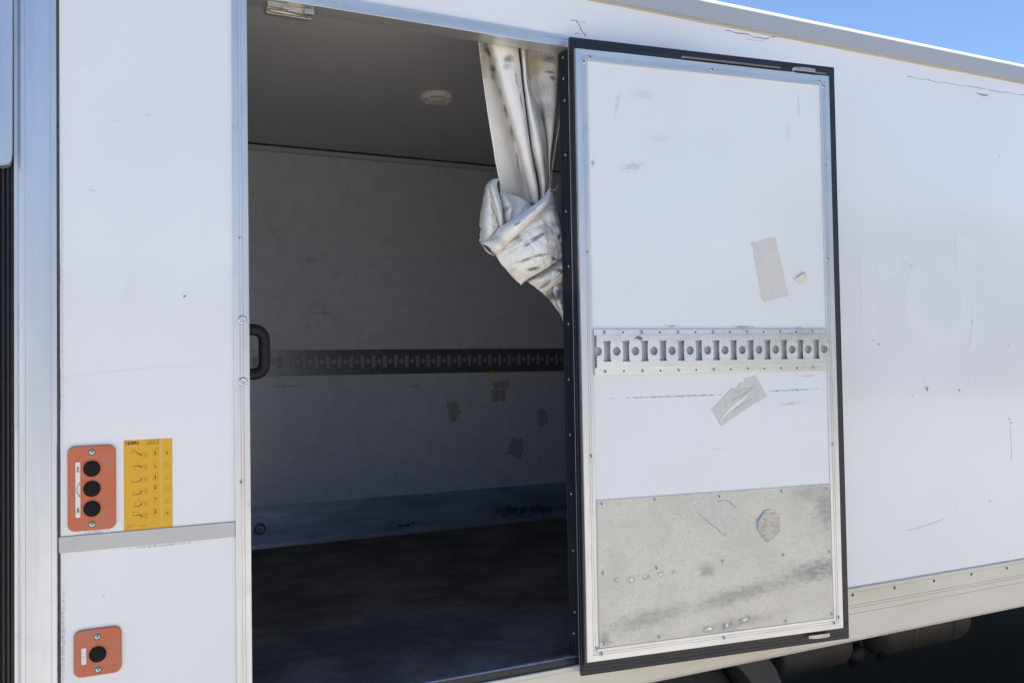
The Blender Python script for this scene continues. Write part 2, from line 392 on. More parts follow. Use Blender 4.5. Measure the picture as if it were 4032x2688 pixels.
# ------------------------------------------------------------------ mesh helpers
class MB:
    """collects shapes; build() links them as one mesh object"""
    def __init__(self):
        self.v, self.f, self.mi, self.sm = [], [], [], []
    def add(self, v, f, mi=0, smooth=False):
        o = len(self.v)
        self.v += [tuple(p) for p in v]
        for q in f:
            self.f.append(tuple(i + o for i in q))
            self.mi.append(mi)
            self.sm.append(smooth)
        return self
    def box(self, x0, x1, y0, y1, z0, z1, mi=0):
        v = [(x, y, z) for x in (x0, x1) for y in (y0, y1) for z in (z0, z1)]
        f = [(0, 1, 3, 2), (4, 6, 7, 5), (0, 4, 5, 1), (2, 3, 7, 6), (0, 2, 6, 4), (1, 5, 7, 3)]
        return self.add(v, f, mi)
    def sweep(self, prof, place0, place1, mi=0, caps=True, smooth=False):
        """extrude a closed profile; place0/place1 map a profile point to 3D at either end"""
        n = len(prof)
        v = [place0(p) for p in prof] + [place1(p) for p in prof]
        f = [(i, (i + 1) % n, n + (i + 1) % n, n + i) for i in range(n)]
        if caps:
            f += [tuple(range(n)), tuple(range(2 * n - 1, n - 1, -1))]
        return self.add(v, f, mi, smooth)
    def tube(self, path, r, seg=12, mi=0, caps=True, closed=False):
        P = [Vector(p) for p in path]
        n = len(P)
        rings = []
        up = Vector((0, 0, 1))
        for i, p in enumerate(P):
            if closed:
                t = (P[(i + 1) % n] - P[i - 1]).normalized()
            else:
                t = (P[min(i + 1, n - 1)] - P[max(i - 1, 0)]).normalized()
            a = t.cross(Vector((0, 1, 0)))
            if a.length < 1e-4:
                a = t.cross(up)
            a.normalize()
            b = t.cross(a).normalized()
            rr = r[i] if isinstance(r, (list, tuple)) else r
            rings.append([p + a * rr * math.cos(2 * math.pi * k / seg) + b * rr * math.sin(2 * math.pi * k / seg) for k in range(seg)])
        v = [q for ring in rings for q in ring]
        f = []
        for i in range(n if closed else n - 1):
            j = (i + 1) % n
            for k in range(seg):
                f.append((i * seg + k, i * seg + (k + 1) % seg, j * seg + (k + 1) % seg, j * seg + k))
        if caps and not closed:
            f += [tuple(range(seg)), tuple((n - 1) * seg + k for k in range(seg))]
        return self.add(v, f, mi, True)
    def lathe(self, c, axis, prof, seg=16, mi=0, smooth=True):
        """prof: list of (radius, height along axis[, material])"""
        c = Vector(c)
        ax = Vector(axis).normalized()
        a = ax.orthogonal().normalized()
        b = ax.cross(a)
        o = len(self.v)
        for pr in prof:
            for k in range(seg):
                g = 2 * math.pi * k / seg
                self.v.append(tuple(c + ax * pr[1] + (a * math.cos(g) + b * math.sin(g)) * max(pr[0], 1e-5)))
        for i in range(len(prof) - 1):
            m_ = prof[i + 1][2] if len(prof[i + 1]) > 2 else mi
            for k in range(seg):
                self.f.append((o + i * seg + k, o + i * seg + (k + 1) % seg, o + (i + 1) * seg + (k + 1) % seg, o + (i + 1) * seg + k))
                self.mi.append(m_)
                self.sm.append(smooth)
        return self
    def ngon(self, poly, y0, y1, mi=0):
        """prism: a polygon in the XZ plane between two depths"""
        n = len(poly)
        v = [(p[0], y0, p[1]) for p in poly] + [(p[0], y1, p[1]) for p in poly]
        f = [(i, (i + 1) % n, n + (i + 1) % n, n + i) for i in range(n)]
        f += [tuple(range(n - 1, -1, -1)), tuple(range(n, 2 * n))]
        return self.add(v, f, mi)
    def ribbon(self, pts, wd, y0, y1, mi=0):
        """thin raised line in the XZ plane; wd is a width or one per point"""
        n = len(pts)
        for i in range(n - 1):
            a, b = Vector(pts[i]), Vector(pts[i + 1])
            d = (b - a)
            if d.length < 1e-6:
                continue
            d.normalize()
            p = Vector((-d.y, d.x))
            w0 = wd[i] / 2 if isinstance(wd, (list, tuple)) else wd / 2
            w1 = wd[i + 1] / 2 if isinstance(wd, (list, tuple)) else wd / 2
            q = [a - p * w0, b - p * w1, b + p * w1, a + p * w0]
            self.ngon([tuple(k) for k in q], y0, y1, mi)
        return self
    def mesh(self, name, mats):
        me = bpy.data.meshes.new(name)
        me.from_pydata(self.v, [], self.f)
        bm = bmesh.new()
        bm.from_mesh(me)
        bmesh.ops.recalc_face_normals(bm, faces=bm.faces)
        bm.to_mesh(me)
        bm.free()
        for m in mats:
            me.materials.append(m)
        me.polygons.foreach_set('material_index', self.mi)
        me.polygons.foreach_set('use_smooth', self.sm)
        me.update()
        return me
    def build(self, name, mats, parent=None, label=None, loc=None, bevel=0.0, seg=2):
        if not isinstance(mats, (list, tuple)):
            mats = [mats]
        return link(name, self.mesh(name, mats), parent, label, loc, bevel, seg)

def link(name, me, parent=None, label=None, loc=None, bevel=0.0, seg=2):
    o = bpy.data.objects.new(name, me)
    COL.objects.link(o)
    if parent is not None:
        o.parent = parent
    if loc is not None:
        o.location = loc
    if label:
        o['label'] = label
    if bevel:
        b = o.modifiers.new('bevel', 'BEVEL')
        b.width = bevel
        b.segments = seg
        b.limit_method = 'ANGLE'
        b.angle_limit = math.radians(40)
    return o

def curve_mesh(name, loops, thick, mats, y=0.0):
    """flat shape in XZ from outlines (holes punched automatically); front face at y, solid towards +y"""
    cu_ = bpy.data.curves.new(name, 'CURVE')
    cu_.dimensions = '2D'
    cu_.fill_mode = 'BOTH'
    cu_.extrude = thick / 2
    for lp in loops:
        s = cu_.splines.new('POLY')
        s.points.add(len(lp) - 1)
        for p, q in zip(s.points, lp):
            p.co = (q[0], q[1], 0, 1)
        s.use_cyclic_u = True
    return _flat(cu_, name, thick, mats, y)

def _flat(cu_, name, thick, mats, y):
    ob = bpy.data.objects.new('tmp', cu_)
    COL.objects.link(ob)
    dg = bpy.context.evaluated_depsgraph_get()
    me = bpy.data.meshes.new_from_object(ob.evaluated_get(dg))
    bpy.data.objects.remove(ob)
    me.name = name
    for v in me.vertices:
        a, b, c = v.co
        v.co = (a, y + thick / 2 - c, b)
    me.materials.clear()
    for m in mats:
        me.materials.append(m)
    me.polygons.foreach_set('material_index', [0] * len(me.polygons))
    me.update()
    return me

def text_mesh(name, body, size, mats, x, z, y, thick=0.0004, bold=0.0, sx=1.0):
    t = bpy.data.curves.new(name, 'FONT')
    t.body = body
    t.size = size
    t.extrude = thick / 2
    t.offset = bold
    me = _flat(t, name, thick, mats, y)
    for v in me.vertices:
        v.co.x = x + v.co.x * sx
        v.co.z += z
    return me

def circle(cx, cz, r, n=20, rz=None):
    rz = r if rz is None else rz
    return [(cx + r * math.cos(2 * math.pi * k / n), cz + rz * math.sin(2 * math.pi * k / n)) for k in range(n)]

def rrect(x0, x1, z0, z1, r, n=5):
    o = []
    for cx, cz, a0 in ((x1 - r, z1 - r, 0), (x0 + r, z1 - r, 90), (x0 + r, z0 + r, 180), (x1 - r, z0 + r, 270)):
        for k in range(n + 1):
            a = math.radians(a0 + 90 * k / n)
            o.append((cx + r * math.cos(a), cz + r * math.sin(a)))
    return o

def thing(name, label, cat, loc=(0, 0, 0)):
    o = bpy.data.objects.new(name, None)
    COL.objects.link(o)
    o.location = loc
    o['label'] = label
    o['category'] = cat
    return o

def pad(o, name, me, parent=None, **k):
    return link(name, me, parent, **k)
DRAPE = [[[1.1716, 0.148, 1.0483], [1.1738, 0.148, 0.9883], [1.1825, 0.148, 0.912], [1.1936, 0.148, 0.8244], [1.2063, 0.1482, 0.7369], [1.2274, 0.1593, 0.6436], [1.2544, 0.1813, 0.569], [1.2838, 0.2067, 0.511]], [[1.1898, 0.16, 1.0529], [1.1942, 0.16, 0.9929], [1.2118, 0.16, 0.9123], [1.2279, 0.16, 0.8303], [1.2441, 0.16, 0.7524], [1.2669, 0.1667, 0.6748], [1.3012, 0.1933, 0.5747], [1.3302, 0.22, 0.5133]], [[1.2127, 0.18, 1.061], [1.2193, 0.18, 1.001], [1.2455, 0.18, 0.9183], [1.2674, 0.18, 0.839], [1.293, 0.1801, 0.7596], [1.3196, 0.1867, 0.6842], [1.3551, 0.2067, 0.6022], [1.3897, 0.24, 0.5205]], [[1.1768, 0.096, 1.0257], [1.1833, 0.096, 0.9657], [1.2093, 0.096, 0.8886], [1.2311, 0.096, 0.8119], [1.2563, 0.0961, 0.7351], [1.2822, 0.1027, 0.6622], [1.3181, 0.1245, 0.5777], [1.3531, 0.156, 0.5042]], [[1.1966, 0.072, 1.018], [1.2032, 0.072, 0.958], [1.2298, 0.072, 0.8757], [1.2503, 0.072, 0.7992], [1.2712, 0.0721, 0.7308], [1.2907, 0.0787, 0.6577], [1.3248, 0.1005, 0.5736], [1.3566, 0.132, 0.5005]], [[1.2666, 0.084, 1.0228], [1.269, 0.084, 0.9628], [1.2787, 0.084, 0.8857], [1.2912, 0.084, 0.7872], [1.3033, 0.0857, 0.7032], [1.3112, 0.0898, 0.6678], [1.3478, 0.1163, 0.5668], [1.3715, 0.144, 0.5035]], [[1.3253, 0.176, 1.0585], [1.3273, 0.176, 0.9985], [1.3351, 0.176, 0.9201], [1.3471, 0.176, 0.8177], [1.3607, 0.179, 0.716], [1.3694, 0.1841, 0.6793], [1.4041, 0.2093, 0.5855], [1.4253, 0.236, 0.5222]], [[1.2924, 0.1, 1.0278], [1.2939, 0.1, 0.9678], [1.2999, 0.1, 0.8931], [1.3109, 0.1, 0.7937], [1.3252, 0.103, 0.6951], [1.3358, 0.1091, 0.6541], [1.3685, 0.1333, 0.5687], [1.3869, 0.16, 0.5071]], [[1.2886, 0.076, 1.0191], [1.2902, 0.076, 0.9591], [1.2966, 0.076, 0.8714], [1.3124, 0.076, 0.779], [1.3329, 0.0779, 0.7015], [1.3495, 0.0867, 0.6419], [1.3718, 0.1093, 0.5645], [1.3837, 0.136, 0.5029]], [[1.3122, 0.108, 1.0298], [1.3143, 0.108, 0.9698], [1.3228, 0.108, 0.8521], [1.3525, 0.108, 0.786], [1.3751, 0.1097, 0.7161], [1.3847, 0.1187, 0.6519], [1.4023, 0.1413, 0.5727], [1.4116, 0.168, 0.51]], [[1.34, 0.152, 1.0464], [1.3436, 0.152, 0.9864], [1.358, 0.152, 0.8687], [1.3852, 0.152, 0.8128], [1.4029, 0.1535, 0.7321], [1.4134, 0.1627, 0.6638], [1.4302, 0.1863, 0.5802], [1.4378, 0.212, 0.519]], [[1.3819, 0.124, 1.0362], [1.3814, 0.124, 0.9762], [1.3796, 0.124, 0.8812], [1.3878, 0.124, 0.7941], [1.3973, 0.1257, 0.722], [1.403, 0.1347, 0.6569], [1.4165, 0.1583, 0.574], [1.4239, 0.184, 0.5135]], [[1.4385, 0.12, 1.0368], [1.4369, 0.12, 0.9768], [1.4304, 0.12, 0.8924], [1.4208, 0.12, 0.7967], [1.4106, 0.123, 0.708], [1.4069, 0.1337, 0.6423], [1.4175, 0.1553, 0.5706], [1.4234, 0.18, 0.5128]], [[1.4808, 0.188, 1.0633], [1.4791, 0.188, 1.0033], [1.4724, 0.188, 0.9172], [1.4632, 0.188, 0.8189], [1.4526, 0.191, 0.7277], [1.4483, 0.2023, 0.6572], [1.4572, 0.2233, 0.5861], [1.4622, 0.248, 0.5266]], [[1.4597, 0.14, 1.044], [1.4591, 0.14, 0.984], [1.4566, 0.14, 0.8656], [1.4486, 0.14, 0.7752], [1.4374, 0.1436, 0.7094], [1.4297, 0.16, 0.623], [1.4322, 0.1753, 0.5754], [1.4363, 0.2, 0.5169]]]
KNOT = {"body": [[[1.2028, 0.13, 0.3466], [1.2207, 0.1, 0.3711], [1.2567, 0.085, 0.4045], [1.2983, 0.08, 0.4447], [1.3372, 0.09, 0.4762], [1.3806, 0.11, 0.5135], [1.419, 0.15, 0.5583]], [[1.1981, 0.1, 0.3349], [1.2197, 0.07, 0.3497], [1.2562, 0.05, 0.3806], [1.2971, 0.045, 0.4138], [1.3331, 0.05, 0.4454], [1.3744, 0.07, 0.4802], [1.4211, 0.13, 0.5197]], [[1.2111, 0.09, 0.3072], [1.2363, 0.055, 0.3201], [1.2726, 0.035, 0.3446], [1.3134, 0.03, 0.3712], [1.356, 0.04, 0.4034], [1.3902, 0.06, 0.434], [1.4382, 0.12, 0.4522]], [[1.2461, 0.09, 0.2732], [1.2641, 0.055, 0.2863], [1.2969, 0.035, 0.3075], [1.3344, 0.03, 0.3307], [1.3764, 0.045, 0.3599], [1.4138, 0.07, 0.3909], [1.4526, 0.12, 0.4061]], [[1.2772, 0.09, 0.2459], [1.2968, 0.07, 0.2664], [1.3254, 0.055, 0.2851], [1.3597, 0.05, 0.305], [1.3954, 0.06, 0.3269], [1.428, 0.08, 0.3419], [1.4651, 0.12, 0.3564]]], "band": [[[1.1579, 0.12, 0.3723], [1.1803, 0.1, 0.3835], [1.2059, 0.09, 0.4137], [1.22, 0.075, 0.4251], [1.2508, 0.065, 0.4429], [1.2992, 0.06, 0.4777], [1.3445, 0.065, 0.5115], [1.3851, 0.1, 0.5484]], [[1.1572, 0.1, 0.3659], [1.1769, 0.075, 0.3762], [1.1998, 0.06, 0.4012], [1.2153, 0.045, 0.4141], [1.2459, 0.035, 0.4348], [1.2901, 0.03, 0.4668], [1.3333, 0.035, 0.5008], [1.3783, 0.08, 0.5427]], [[1.1674, 0.085, 0.3556], [1.1815, 0.06, 0.3563], [1.2078, 0.045, 0.3838], [1.2286, 0.03, 0.4048], [1.2556, 0.02, 0.43], [1.2907, 0.018, 0.4586], [1.332, 0.025, 0.4942], [1.3774, 0.07, 0.5343]], [[1.1811, 0.085, 0.3404], [1.1949, 0.07, 0.3455], [1.2232, 0.055, 0.3749], [1.2468, 0.045, 0.3969], [1.2741, 0.035, 0.4254], [1.3088, 0.035, 0.456], [1.3457, 0.04, 0.4928], [1.3866, 0.08, 0.5252]], [[1.2043, 0.12, 0.3365], [1.2168, 0.1, 0.3485], [1.2419, 0.085, 0.3765], [1.2703, 0.08, 0.4007], [1.297, 0.07, 0.4302], [1.3316, 0.07, 0.4607], [1.3655, 0.07, 0.4959], [1.4004, 0.1, 0.5231]]], "flap": [[[1.1879, 0.14, 0.5444], [1.1789, 0.11, 0.5377], [1.1793, 0.1, 0.5301], [1.1923, 0.12, 0.5282]], [[1.183, 0.15, 0.5037], [1.1729, 0.11, 0.4931], [1.1773, 0.09, 0.4868], [1.1975, 0.11, 0.4915]], [[1.1704, 0.15, 0.4349], [1.1619, 0.1, 0.4334], [1.1776, 0.085, 0.4416], [1.2074, 0.11, 0.4472]], [[1.1744, 0.15, 0.419], [1.1666, 0.1, 0.4051], [1.1823, 0.085, 0.407], [1.2212, 0.11, 0.419]], [[1.1698, 0.15, 0.3961], [1.1693, 0.11, 0.3907], [1.1839, 0.1, 0.3869], [1.2169, 0.12, 0.4073]], [[1.1695, 0.15, 0.3793], [1.1703, 0.12, 0.3761], [1.1797, 0.11, 0.3784], [1.2036, 0.13, 0.3886]]], "fold": [[[1.2128, 0.15, 0.57], [1.2121, 0.13, 0.5678], [1.2431, 0.16, 0.5775]], [[1.1842, 0.13, 0.543], [1.1812, 0.085, 0.5434], [1.2141, 0.12, 0.5492]], [[1.1837, 0.11, 0.5098], [1.1796, 0.065, 0.5049], [1.2126, 0.1, 0.5101]], [[1.1948, 0.105, 0.4745], [1.187, 0.06, 0.4699], [1.2173, 0.095, 0.4775]], [[1.2067, 0.105, 0.4431], [1.1977, 0.065, 0.4381], [1.2238, 0.1, 0.4434]], [[1.2225, 0.12, 0.4189], [1.2148, 0.09, 0.4158], [1.2338, 0.11, 0.4245]]], "inner": [[[1.2477, 0.17, 0.5593], [1.2593, 0.15, 0.5335], [1.287, 0.14, 0.5238], [1.3112, 0.13, 0.5122], [1.3387, 0.13, 0.4943]], [[1.227, 0.12, 0.5275], [1.2369, 0.085, 0.4963], [1.2747, 0.11, 0.4901], [1.2949, 0.1, 0.48], [1.3094, 0.1, 0.4744]], [[1.2236, 0.11, 0.4932], [1.2349, 0.075, 0.4674], [1.2582, 0.1, 0.4583], [1.2674, 0.09, 0.4541], [1.2856, 0.09, 0.4584]], [[1.2337, 0.12, 0.4405], [1.238, 0.1, 0.4346], [1.2492, 0.09, 0.4401], [1.26, 0.09, 0.444], [1.2834, 0.1, 0.4533]]], "wrap": [[[1.3102, 0.13, 0.2659], [1.3314, 0.1, 0.28], [1.3756, 0.085, 0.3061], [1.4319, 0.09, 0.3416], [1.465, 0.12, 0.3531]], [[1.3071, 0.1, 0.2582], [1.3295, 0.07, 0.2642], [1.3685, 0.06, 0.2838], [1.4168, 0.065, 0.3119], [1.4546, 0.1, 0.3237]], [[1.3306, 0.1, 0.2409], [1.3504, 0.075, 0.249], [1.3784, 0.065, 0.2651], [1.4191, 0.07, 0.2864], [1.454, 0.1, 0.2971]], [[1.3526, 0.1, 0.2268], [1.3705, 0.085, 0.2374], [1.3979, 0.08, 0.254], [1.4264, 0.08, 0.2646], [1.4614, 0.11, 0.275]]], "tail": [[[1.3764, 0.14, 0.2305], [1.3978, 0.12, 0.2443], [1.3924, 0.09, 0.2547], [1.4459, 0.11, 0.2712], [1.4772, 0.13, 0.2807]], [[1.3913, 0.13, 0.2102], [1.3955, 0.105, 0.2133], [1.3886, 0.075, 0.2142], [1.4412, 0.1, 0.2337], [1.4783, 0.13, 0.2404]], [[1.4285, 0.13, 0.1692], [1.4217, 0.11, 0.1712], [1.4094, 0.08, 0.1725], [1.444, 0.1, 0.1841], [1.4791, 0.13, 0.19]], [[1.4562, 0.13, 0.1127], [1.4484, 0.11, 0.1151], [1.4523, 0.11, 0.1185], [1.466, 0.12, 0.1223], [1.4876, 0.14, 0.1267]]], "lip": [[[1.1662, 0.14, 0.3752], [1.1765, 0.13, 0.3632], [1.194, 0.13, 0.3511], [1.2147, 0.14, 0.3412]], [[1.1678, 0.13, 0.3692], [1.1686, 0.11, 0.3508], [1.1825, 0.11, 0.3402], [1.208, 0.13, 0.3365]], [[1.1836, 0.16, 0.3721], [1.1882, 0.15, 0.3542], [1.2024, 0.15, 0.3438], [1.2229, 0.16, 0.3393]]]}

# ------------------------------------------------------------------ ground
g = MB()
R_ = 600.0
g.add([(-R_, -R_, 0), (R_, -R_, 0), (R_, R_, 0), (-R_, R_, 0)], [(0, 1, 2, 3)])
ground = g.build('ground', MAT['ground'])
ground['kind'] = 'structure'
ground['label'] = 'asphalt with the shade under the truck put into its dark colour'
yard = MB().box(-120, 140, -160, -0.55, -0.2, 0.006).build('added_bounce_yard', MAT['yard'])  # unseen pale ground added for sunlight to bounce onto the truck
yard['kind'] = 'structure'
yard['label'] = 'unseen pale concrete added to bounce sunlight onto the truck'

# unseen building added behind the camera to dim the bright horizon glossy metal mirrors
ADDED_SHED = thing('added_warehouse', 'unseen grey building added behind the camera for glossy metal to mirror', 'building', (10, -52, 0))
MB().box(-60, 60, -9, 9, 0.0, 6.2).build('wall', MAT['added_shed'], ADDED_SHED)
q = MB()
q.ngon([(-61, 6.2), (61, 6.2), (61, 6.5), (-61, 6.5)], -9.6, 9.6)
q.build('roof', MAT['added_shed_roof'], ADDED_SHED)
for k in range(9):
    MB().box(-54 + 13 * k, -49.5 + 13 * k, 9.0, 9.06, 0.0, 4.4).build('added_loading_door', MAT['added_shed_roof'], ADDED_SHED)

# unseen dark conifers added to darken what the glossy side wall mirrors
q = MB()
vv, ff = [], []
NX, NZ = 120, 12
for i in range(NX + 1):
    for k in range(NZ + 1):
        x = 18 + 100 * i / NX
        z = 9.5 * k / NZ
        d = 1.3 * noise.noise(Vector((x * 0.45, z * 0.25, 1.0))) + 0.6 * noise.noise(Vector((x * 1.3, z * 0.9, 4.0)))
        vv.append((x, -30 + d - 1.6 * (k / NZ) ** 2, z + (1.6 * noise.noise(Vector((x * 0.7, 2.0, 0))) if k == NZ else 0)))
for i in range(NX):
    for k in range(NZ):
        a = i * (NZ + 1) + k
        ff.append((a, a + 1, a + NZ + 2, a + NZ + 1))
q.add(vv, ff)
added_hedge = q.build('added_hedge', MAT['added_hedge'])
added_hedge['kind'] = 'stuff'
added_hedge['label'] = 'unseen row of dark conifers added to darken reflections in the side wall'

# ------------------------------------------------------------------ the box truck
TRUCK = thing('box_truck', 'white box truck body with its side door folded open against the wall', 'truck', (0, 0, 0))
UP = (0, 0, H)
XF = 6.4                       # front end of the box
def part(name, mb, mats, label=None, bevel=0.0, seg=2):
    return mb.build(name, mats, TRUCK, label, UP, bevel, seg)

# outer skin of the near side with the doorway cut out of it
mb = MB()
mb.ngon([(0.0319, 1.1117), (XF, 1.1117), (XF, -0.7845), (1.43, -0.7845), (1.43, 0.9845), (0.4200, 0.9845), (0.4200, -0.3690), (0.0319, -0.3690)], 0.0, 0.05)
side = part('side_wall', mb, MAT['wall'], 'white side wall with cracks near the roof and faint ghost letters')
part('lower_panel', MB().box(0.0319, 0.4200, 0.0, 0.05, -0.969, -0.4070), MAT['wall'], 'small white wall panel below the grey divider')
part('divider_strip', MB().box(0.0275, 0.4196, -0.0035, 0.012, -0.4064, -0.3696), MAT['strip'], 'grey aluminium strip between the two white panels', bevel=0.0012)
# corner post and its joints
post = MB()
prof = [(-0.0535, 0.06), (-0.0535, 0.004), (-0.0515, -0.004), (-0.0470, -0.0075), (-0.0395, -0.0085), (-0.0388, -0.0078), (-0.0380, -0.0085), (0.0125, -0.0085), (0.0131, -0.0078), (0.0138, -0.0085), (0.0235, -0.0085), (0.0253, -0.0065), (0.0253, 0.06)]
post.sweep(prof, lambda p: (p[0], p[1], -0.969), lambda p: (p[0], p[1], 1.182))
part('corner_post', post, MAT['post'], 'smooth aluminium corner post mirroring sky and ground')
js = MB()
zz = -0.38
while zz < 1.11:
    z1 = min(zz + random.uniform(0.05, 0.16), 1.11)
    js.box(0.0253, 0.0319 + random.uniform(-0.0003, 0.0006), random.uniform(-0.001, 0.0015), 0.03, zz, z1)
    zz = z1
part('joint_sealant', js, MAT['grey_sealant'])
part('joint_sealant', MB().box(0.0253, 0.0319, 0.001, 0.03, -0.969, -0.4064), MAT['grey_sealant'])
part('post_return', MB().box(-0.0612, -0.0535, 0.006, 0.06, -0.969, 1.16), MAT['frame'])
# rear end
part('rear_frame', MB().box(-0.30, -0.0612, 0.040, 2.26, -0.969, 1.15), MAT['dark'], 'dark rear frame beyond the corner post', bevel=0.01)
rs = MB()
for k, (a, b) in enumerate(((-0.0770, -0.0705), (-0.0870, -0.0800), (-0.0980, -0.0900))):
    rs.box(a, b, 0.016 + 0.004 * k, 0.040, -0.80, 1.12)
rs.box(-0.0705, -0.0612, 0.026, 0.040, -0.90, 1.14)
part('rear_seal', rs, MAT['rubber'], 'ribbed black rubber seal at the rear edge', bevel=0.002)
tl = MB()
tl.ngon([(-0.062, 1.10), (-0.0635, 0.50), (-0.0655, 0.482), (-0.071, 0.474), (-0.080, 0.4705), (-0.22, 0.4690), (-0.22, 1.10)], -0.030, 0.010)
tl.ngon([(-0.0665, 0.4745), (-0.072, 0.4705), (-0.082, 0.4675), (-0.22, 0.466), (-0.22, 0.4690), (-0.080, 0.4705)], -0.032, 0.009)
part('lift_platform', tl, MAT['post'], 'pale rounded end of the folded tail lift platform', bevel=0.003)
part('rear_door_edge', MB().box(-0.115, -0.1, -0.01, 0.04, -0.85, 0.465), MAT['dark'], bevel=0.004)

# roof rail with the sunlit bead on top, roof
rr = MB()
prof = [(0.06, 1.115), (-0.010, 1.1120), (-0.016, 1.1150), (-0.016, 1.1700), (-0.009, 1.1820), (0.06, 1.1820)]
rr.sweep(prof, lambda p: (-0.0535, p[0], p[1]), lambda p: (XF, p[0], p[1]))
part('roof_rail', rr, MAT['roof_rail'], 'grey rail along the top edge of the side wall')
rb = MB()
prof = [(-0.0162, 1.1705), (-0.0172, 1.1735), (-0.0105, 1.1845), (-0.002, 1.1845), (-0.002, 1.1822), (-0.0092, 1.1822)]
rb.sweep(prof, lambda p: (-0.0535, p[0], p[1]), lambda p: (XF, p[0], p[1]))
part('roof_bead', rb, MAT['roof'], 'thin white bead on the roof edge catching the sun')
sb = MB()
xx = 0.03
while xx < XF - 0.1:
    x1 = xx + random.uniform(0.06, 0.2)
    sb.box(xx, x1, -0.0045 - random.uniform(0, 0.002), 0.0, 1.1088 - random.uniform(0, 0.0016), 1.1125)
    xx = x1
part('sealant_line', sb, MAT['sealant'])
part('roof', MB().box(-0.05, XF, 0.06, 2.30, 1.128, 1.18), MAT['roof'])
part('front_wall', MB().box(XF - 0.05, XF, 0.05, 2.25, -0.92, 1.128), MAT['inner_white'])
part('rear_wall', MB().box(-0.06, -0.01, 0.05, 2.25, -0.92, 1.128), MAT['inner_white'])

# interior
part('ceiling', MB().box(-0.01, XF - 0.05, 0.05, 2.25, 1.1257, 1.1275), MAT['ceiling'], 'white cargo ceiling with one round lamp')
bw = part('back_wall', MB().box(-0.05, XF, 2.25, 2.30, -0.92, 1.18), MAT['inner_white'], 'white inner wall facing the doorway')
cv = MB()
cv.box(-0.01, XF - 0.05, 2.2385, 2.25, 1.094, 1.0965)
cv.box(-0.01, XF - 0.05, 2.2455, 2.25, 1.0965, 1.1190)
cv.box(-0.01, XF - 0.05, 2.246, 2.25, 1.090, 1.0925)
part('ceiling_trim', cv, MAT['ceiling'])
part('ceiling_joint', MB().box(-0.01, XF - 0.05, 2.236, 2.25, 1.1190, 1.1257), MAT['hole'])
part('cargo_floor', MB().box(-0.05, XF, 0.05, 2.25, -0.93, -0.8642), MAT['floor'], 'dark worn plywood cargo floor')
# inside faces of the near wall are the wall's own thickness
ik = MB()
ik.box(-0.01, XF - 0.05, 2.2440, 2.2500, -0.8640, -0.6600)
part('floor_trim', MB().box(-0.01, XF - 0.05, 2.236, 2.2440, -0.8642, -0.8450), MAT['frame_h'], 'pale metal trim where the inner wall meets the floor', bevel=0.001)
ikp = part('inner_kick_plate', ik, MAT['inner_kick'], 'dull metal kick plate along the foot of the inner wall', bevel=0.0015)
ring = MB()
ring.tube([(0.937 + 0.020 * math.cos(a), 2.238, -0.768 + 0.020 * math.sin(a)) for a in [math.radians(40 + 280 * k / 14) for k in range(15)]], 0.0045, 8)
ring.lathe((0.937, 2.2438, -0.768), (0, -1, 0), [(0.030, 0), (0.029, 0.002), (0.022, 0.0025), (0.021, 0.0005)], 18)
part('lashing_ring', ring, MAT['rail_dark'], 'small lashing ring low on the kick plate')
lp = MB()
lp.lathe((1.4453, 1.1375, 1.1255), (0, 0, -1), [(0.068, 0), (0.070, 0.006), (0.069, 0.016), (0.063, 0.022), (0.052, 0.024), (0.050, 0.019), (0.036, 0.019), (0.034, 0.026), (0.020, 0.029), (0.001, 0.030)], 28)
lamp = part('ceiling_lamp', lp, MAT['lamp'], 'round white lamp on the cargo ceiling')
for k in range(4):
    lens = MB()
    a = k * math.pi / 2 + 0.5
    lens.box(1.4453 + 0.059 * math.cos(a) - 0.006, 1.4453 + 0.059 * math.cos(a) + 0.006, 1.1375 + 0.059 * math.sin(a) - 0.006, 1.1375 + 0.059 * math.sin(a) + 0.006, 1.098, 1.105)
    lens.build('lens_clip', MAT['lamp'], lamp)

# --- doorway frame
jm = MB()
prof = [(0.4200, 0.058), (0.4200, -0.0055), (0.4212, -0.0065), (0.4315, -0.0065), (0.4320, -0.0045), (0.4350, -0.0045), (0.4356, -0.0065), (0.4405, -0.0065), (0.4410, -0.0045), (0.4424, -0.0045), (0.4429, -0.0065), (0.4562, -0.0065), (0.4578, -0.0050), (0.4578, 0.058)]
jm.sweep(prof, lambda p: (p[0], p[1], -0.969), lambda p: (p[0], p[1], 0.9858))
jamb = part('door_jamb', jm, MAT['frame'], 'grooved aluminium jamb on the near side of the doorway')
hd = MB()
prof = [(0.058, 0.9507), (-0.0085, 0.9507), (-0.0098, 0.9520), (-0.0098, 0.9650), (-0.0060, 0.9660), (-0.0060, 0.9720), (-0.0035, 0.9726), (-0.0035, 0.9756), (-0.0060, 0.9762), (-0.0060, 0.9850), (-0.0045, 0.9858), (0.058, 0.9858)]
hd.sweep(prof, lambda p: (0.4580, p[0], p[1]), lambda p: (1.430, p[0], p[1]))
part('door_header', hd, MAT['frame_h'], 'aluminium header profile above the doorway')
rj = MB()
rj.box(1.4005, 1.4305, 0.0, 0.058, -0.875, 0.9507)
for k in range(5):
    rj.box(1.3975, 1.4005, 0.004 + 0.011 * k, 0.010 + 0.011 * k, -0.872, 0.9500)
hj = part('hinge_jamb', rj, MAT['rubber'], 'ribbed black hinge jamb between doorway and door', bevel=0.0012)
th = MB()
prof = [(0.06, -0.9), (-0.004, -0.9), (-0.004, -0.8740), (0.004, -0.8730), (0.004, -0.8520), (0.0065, -0.8495), (0.014, -0.8488), (0.022, -0.8510), (0.06, -0.8600)]
th.sweep(prof, lambda p: (0.4580, p[0], p[1]), lambda p: (1.4005, p[0], p[1]))
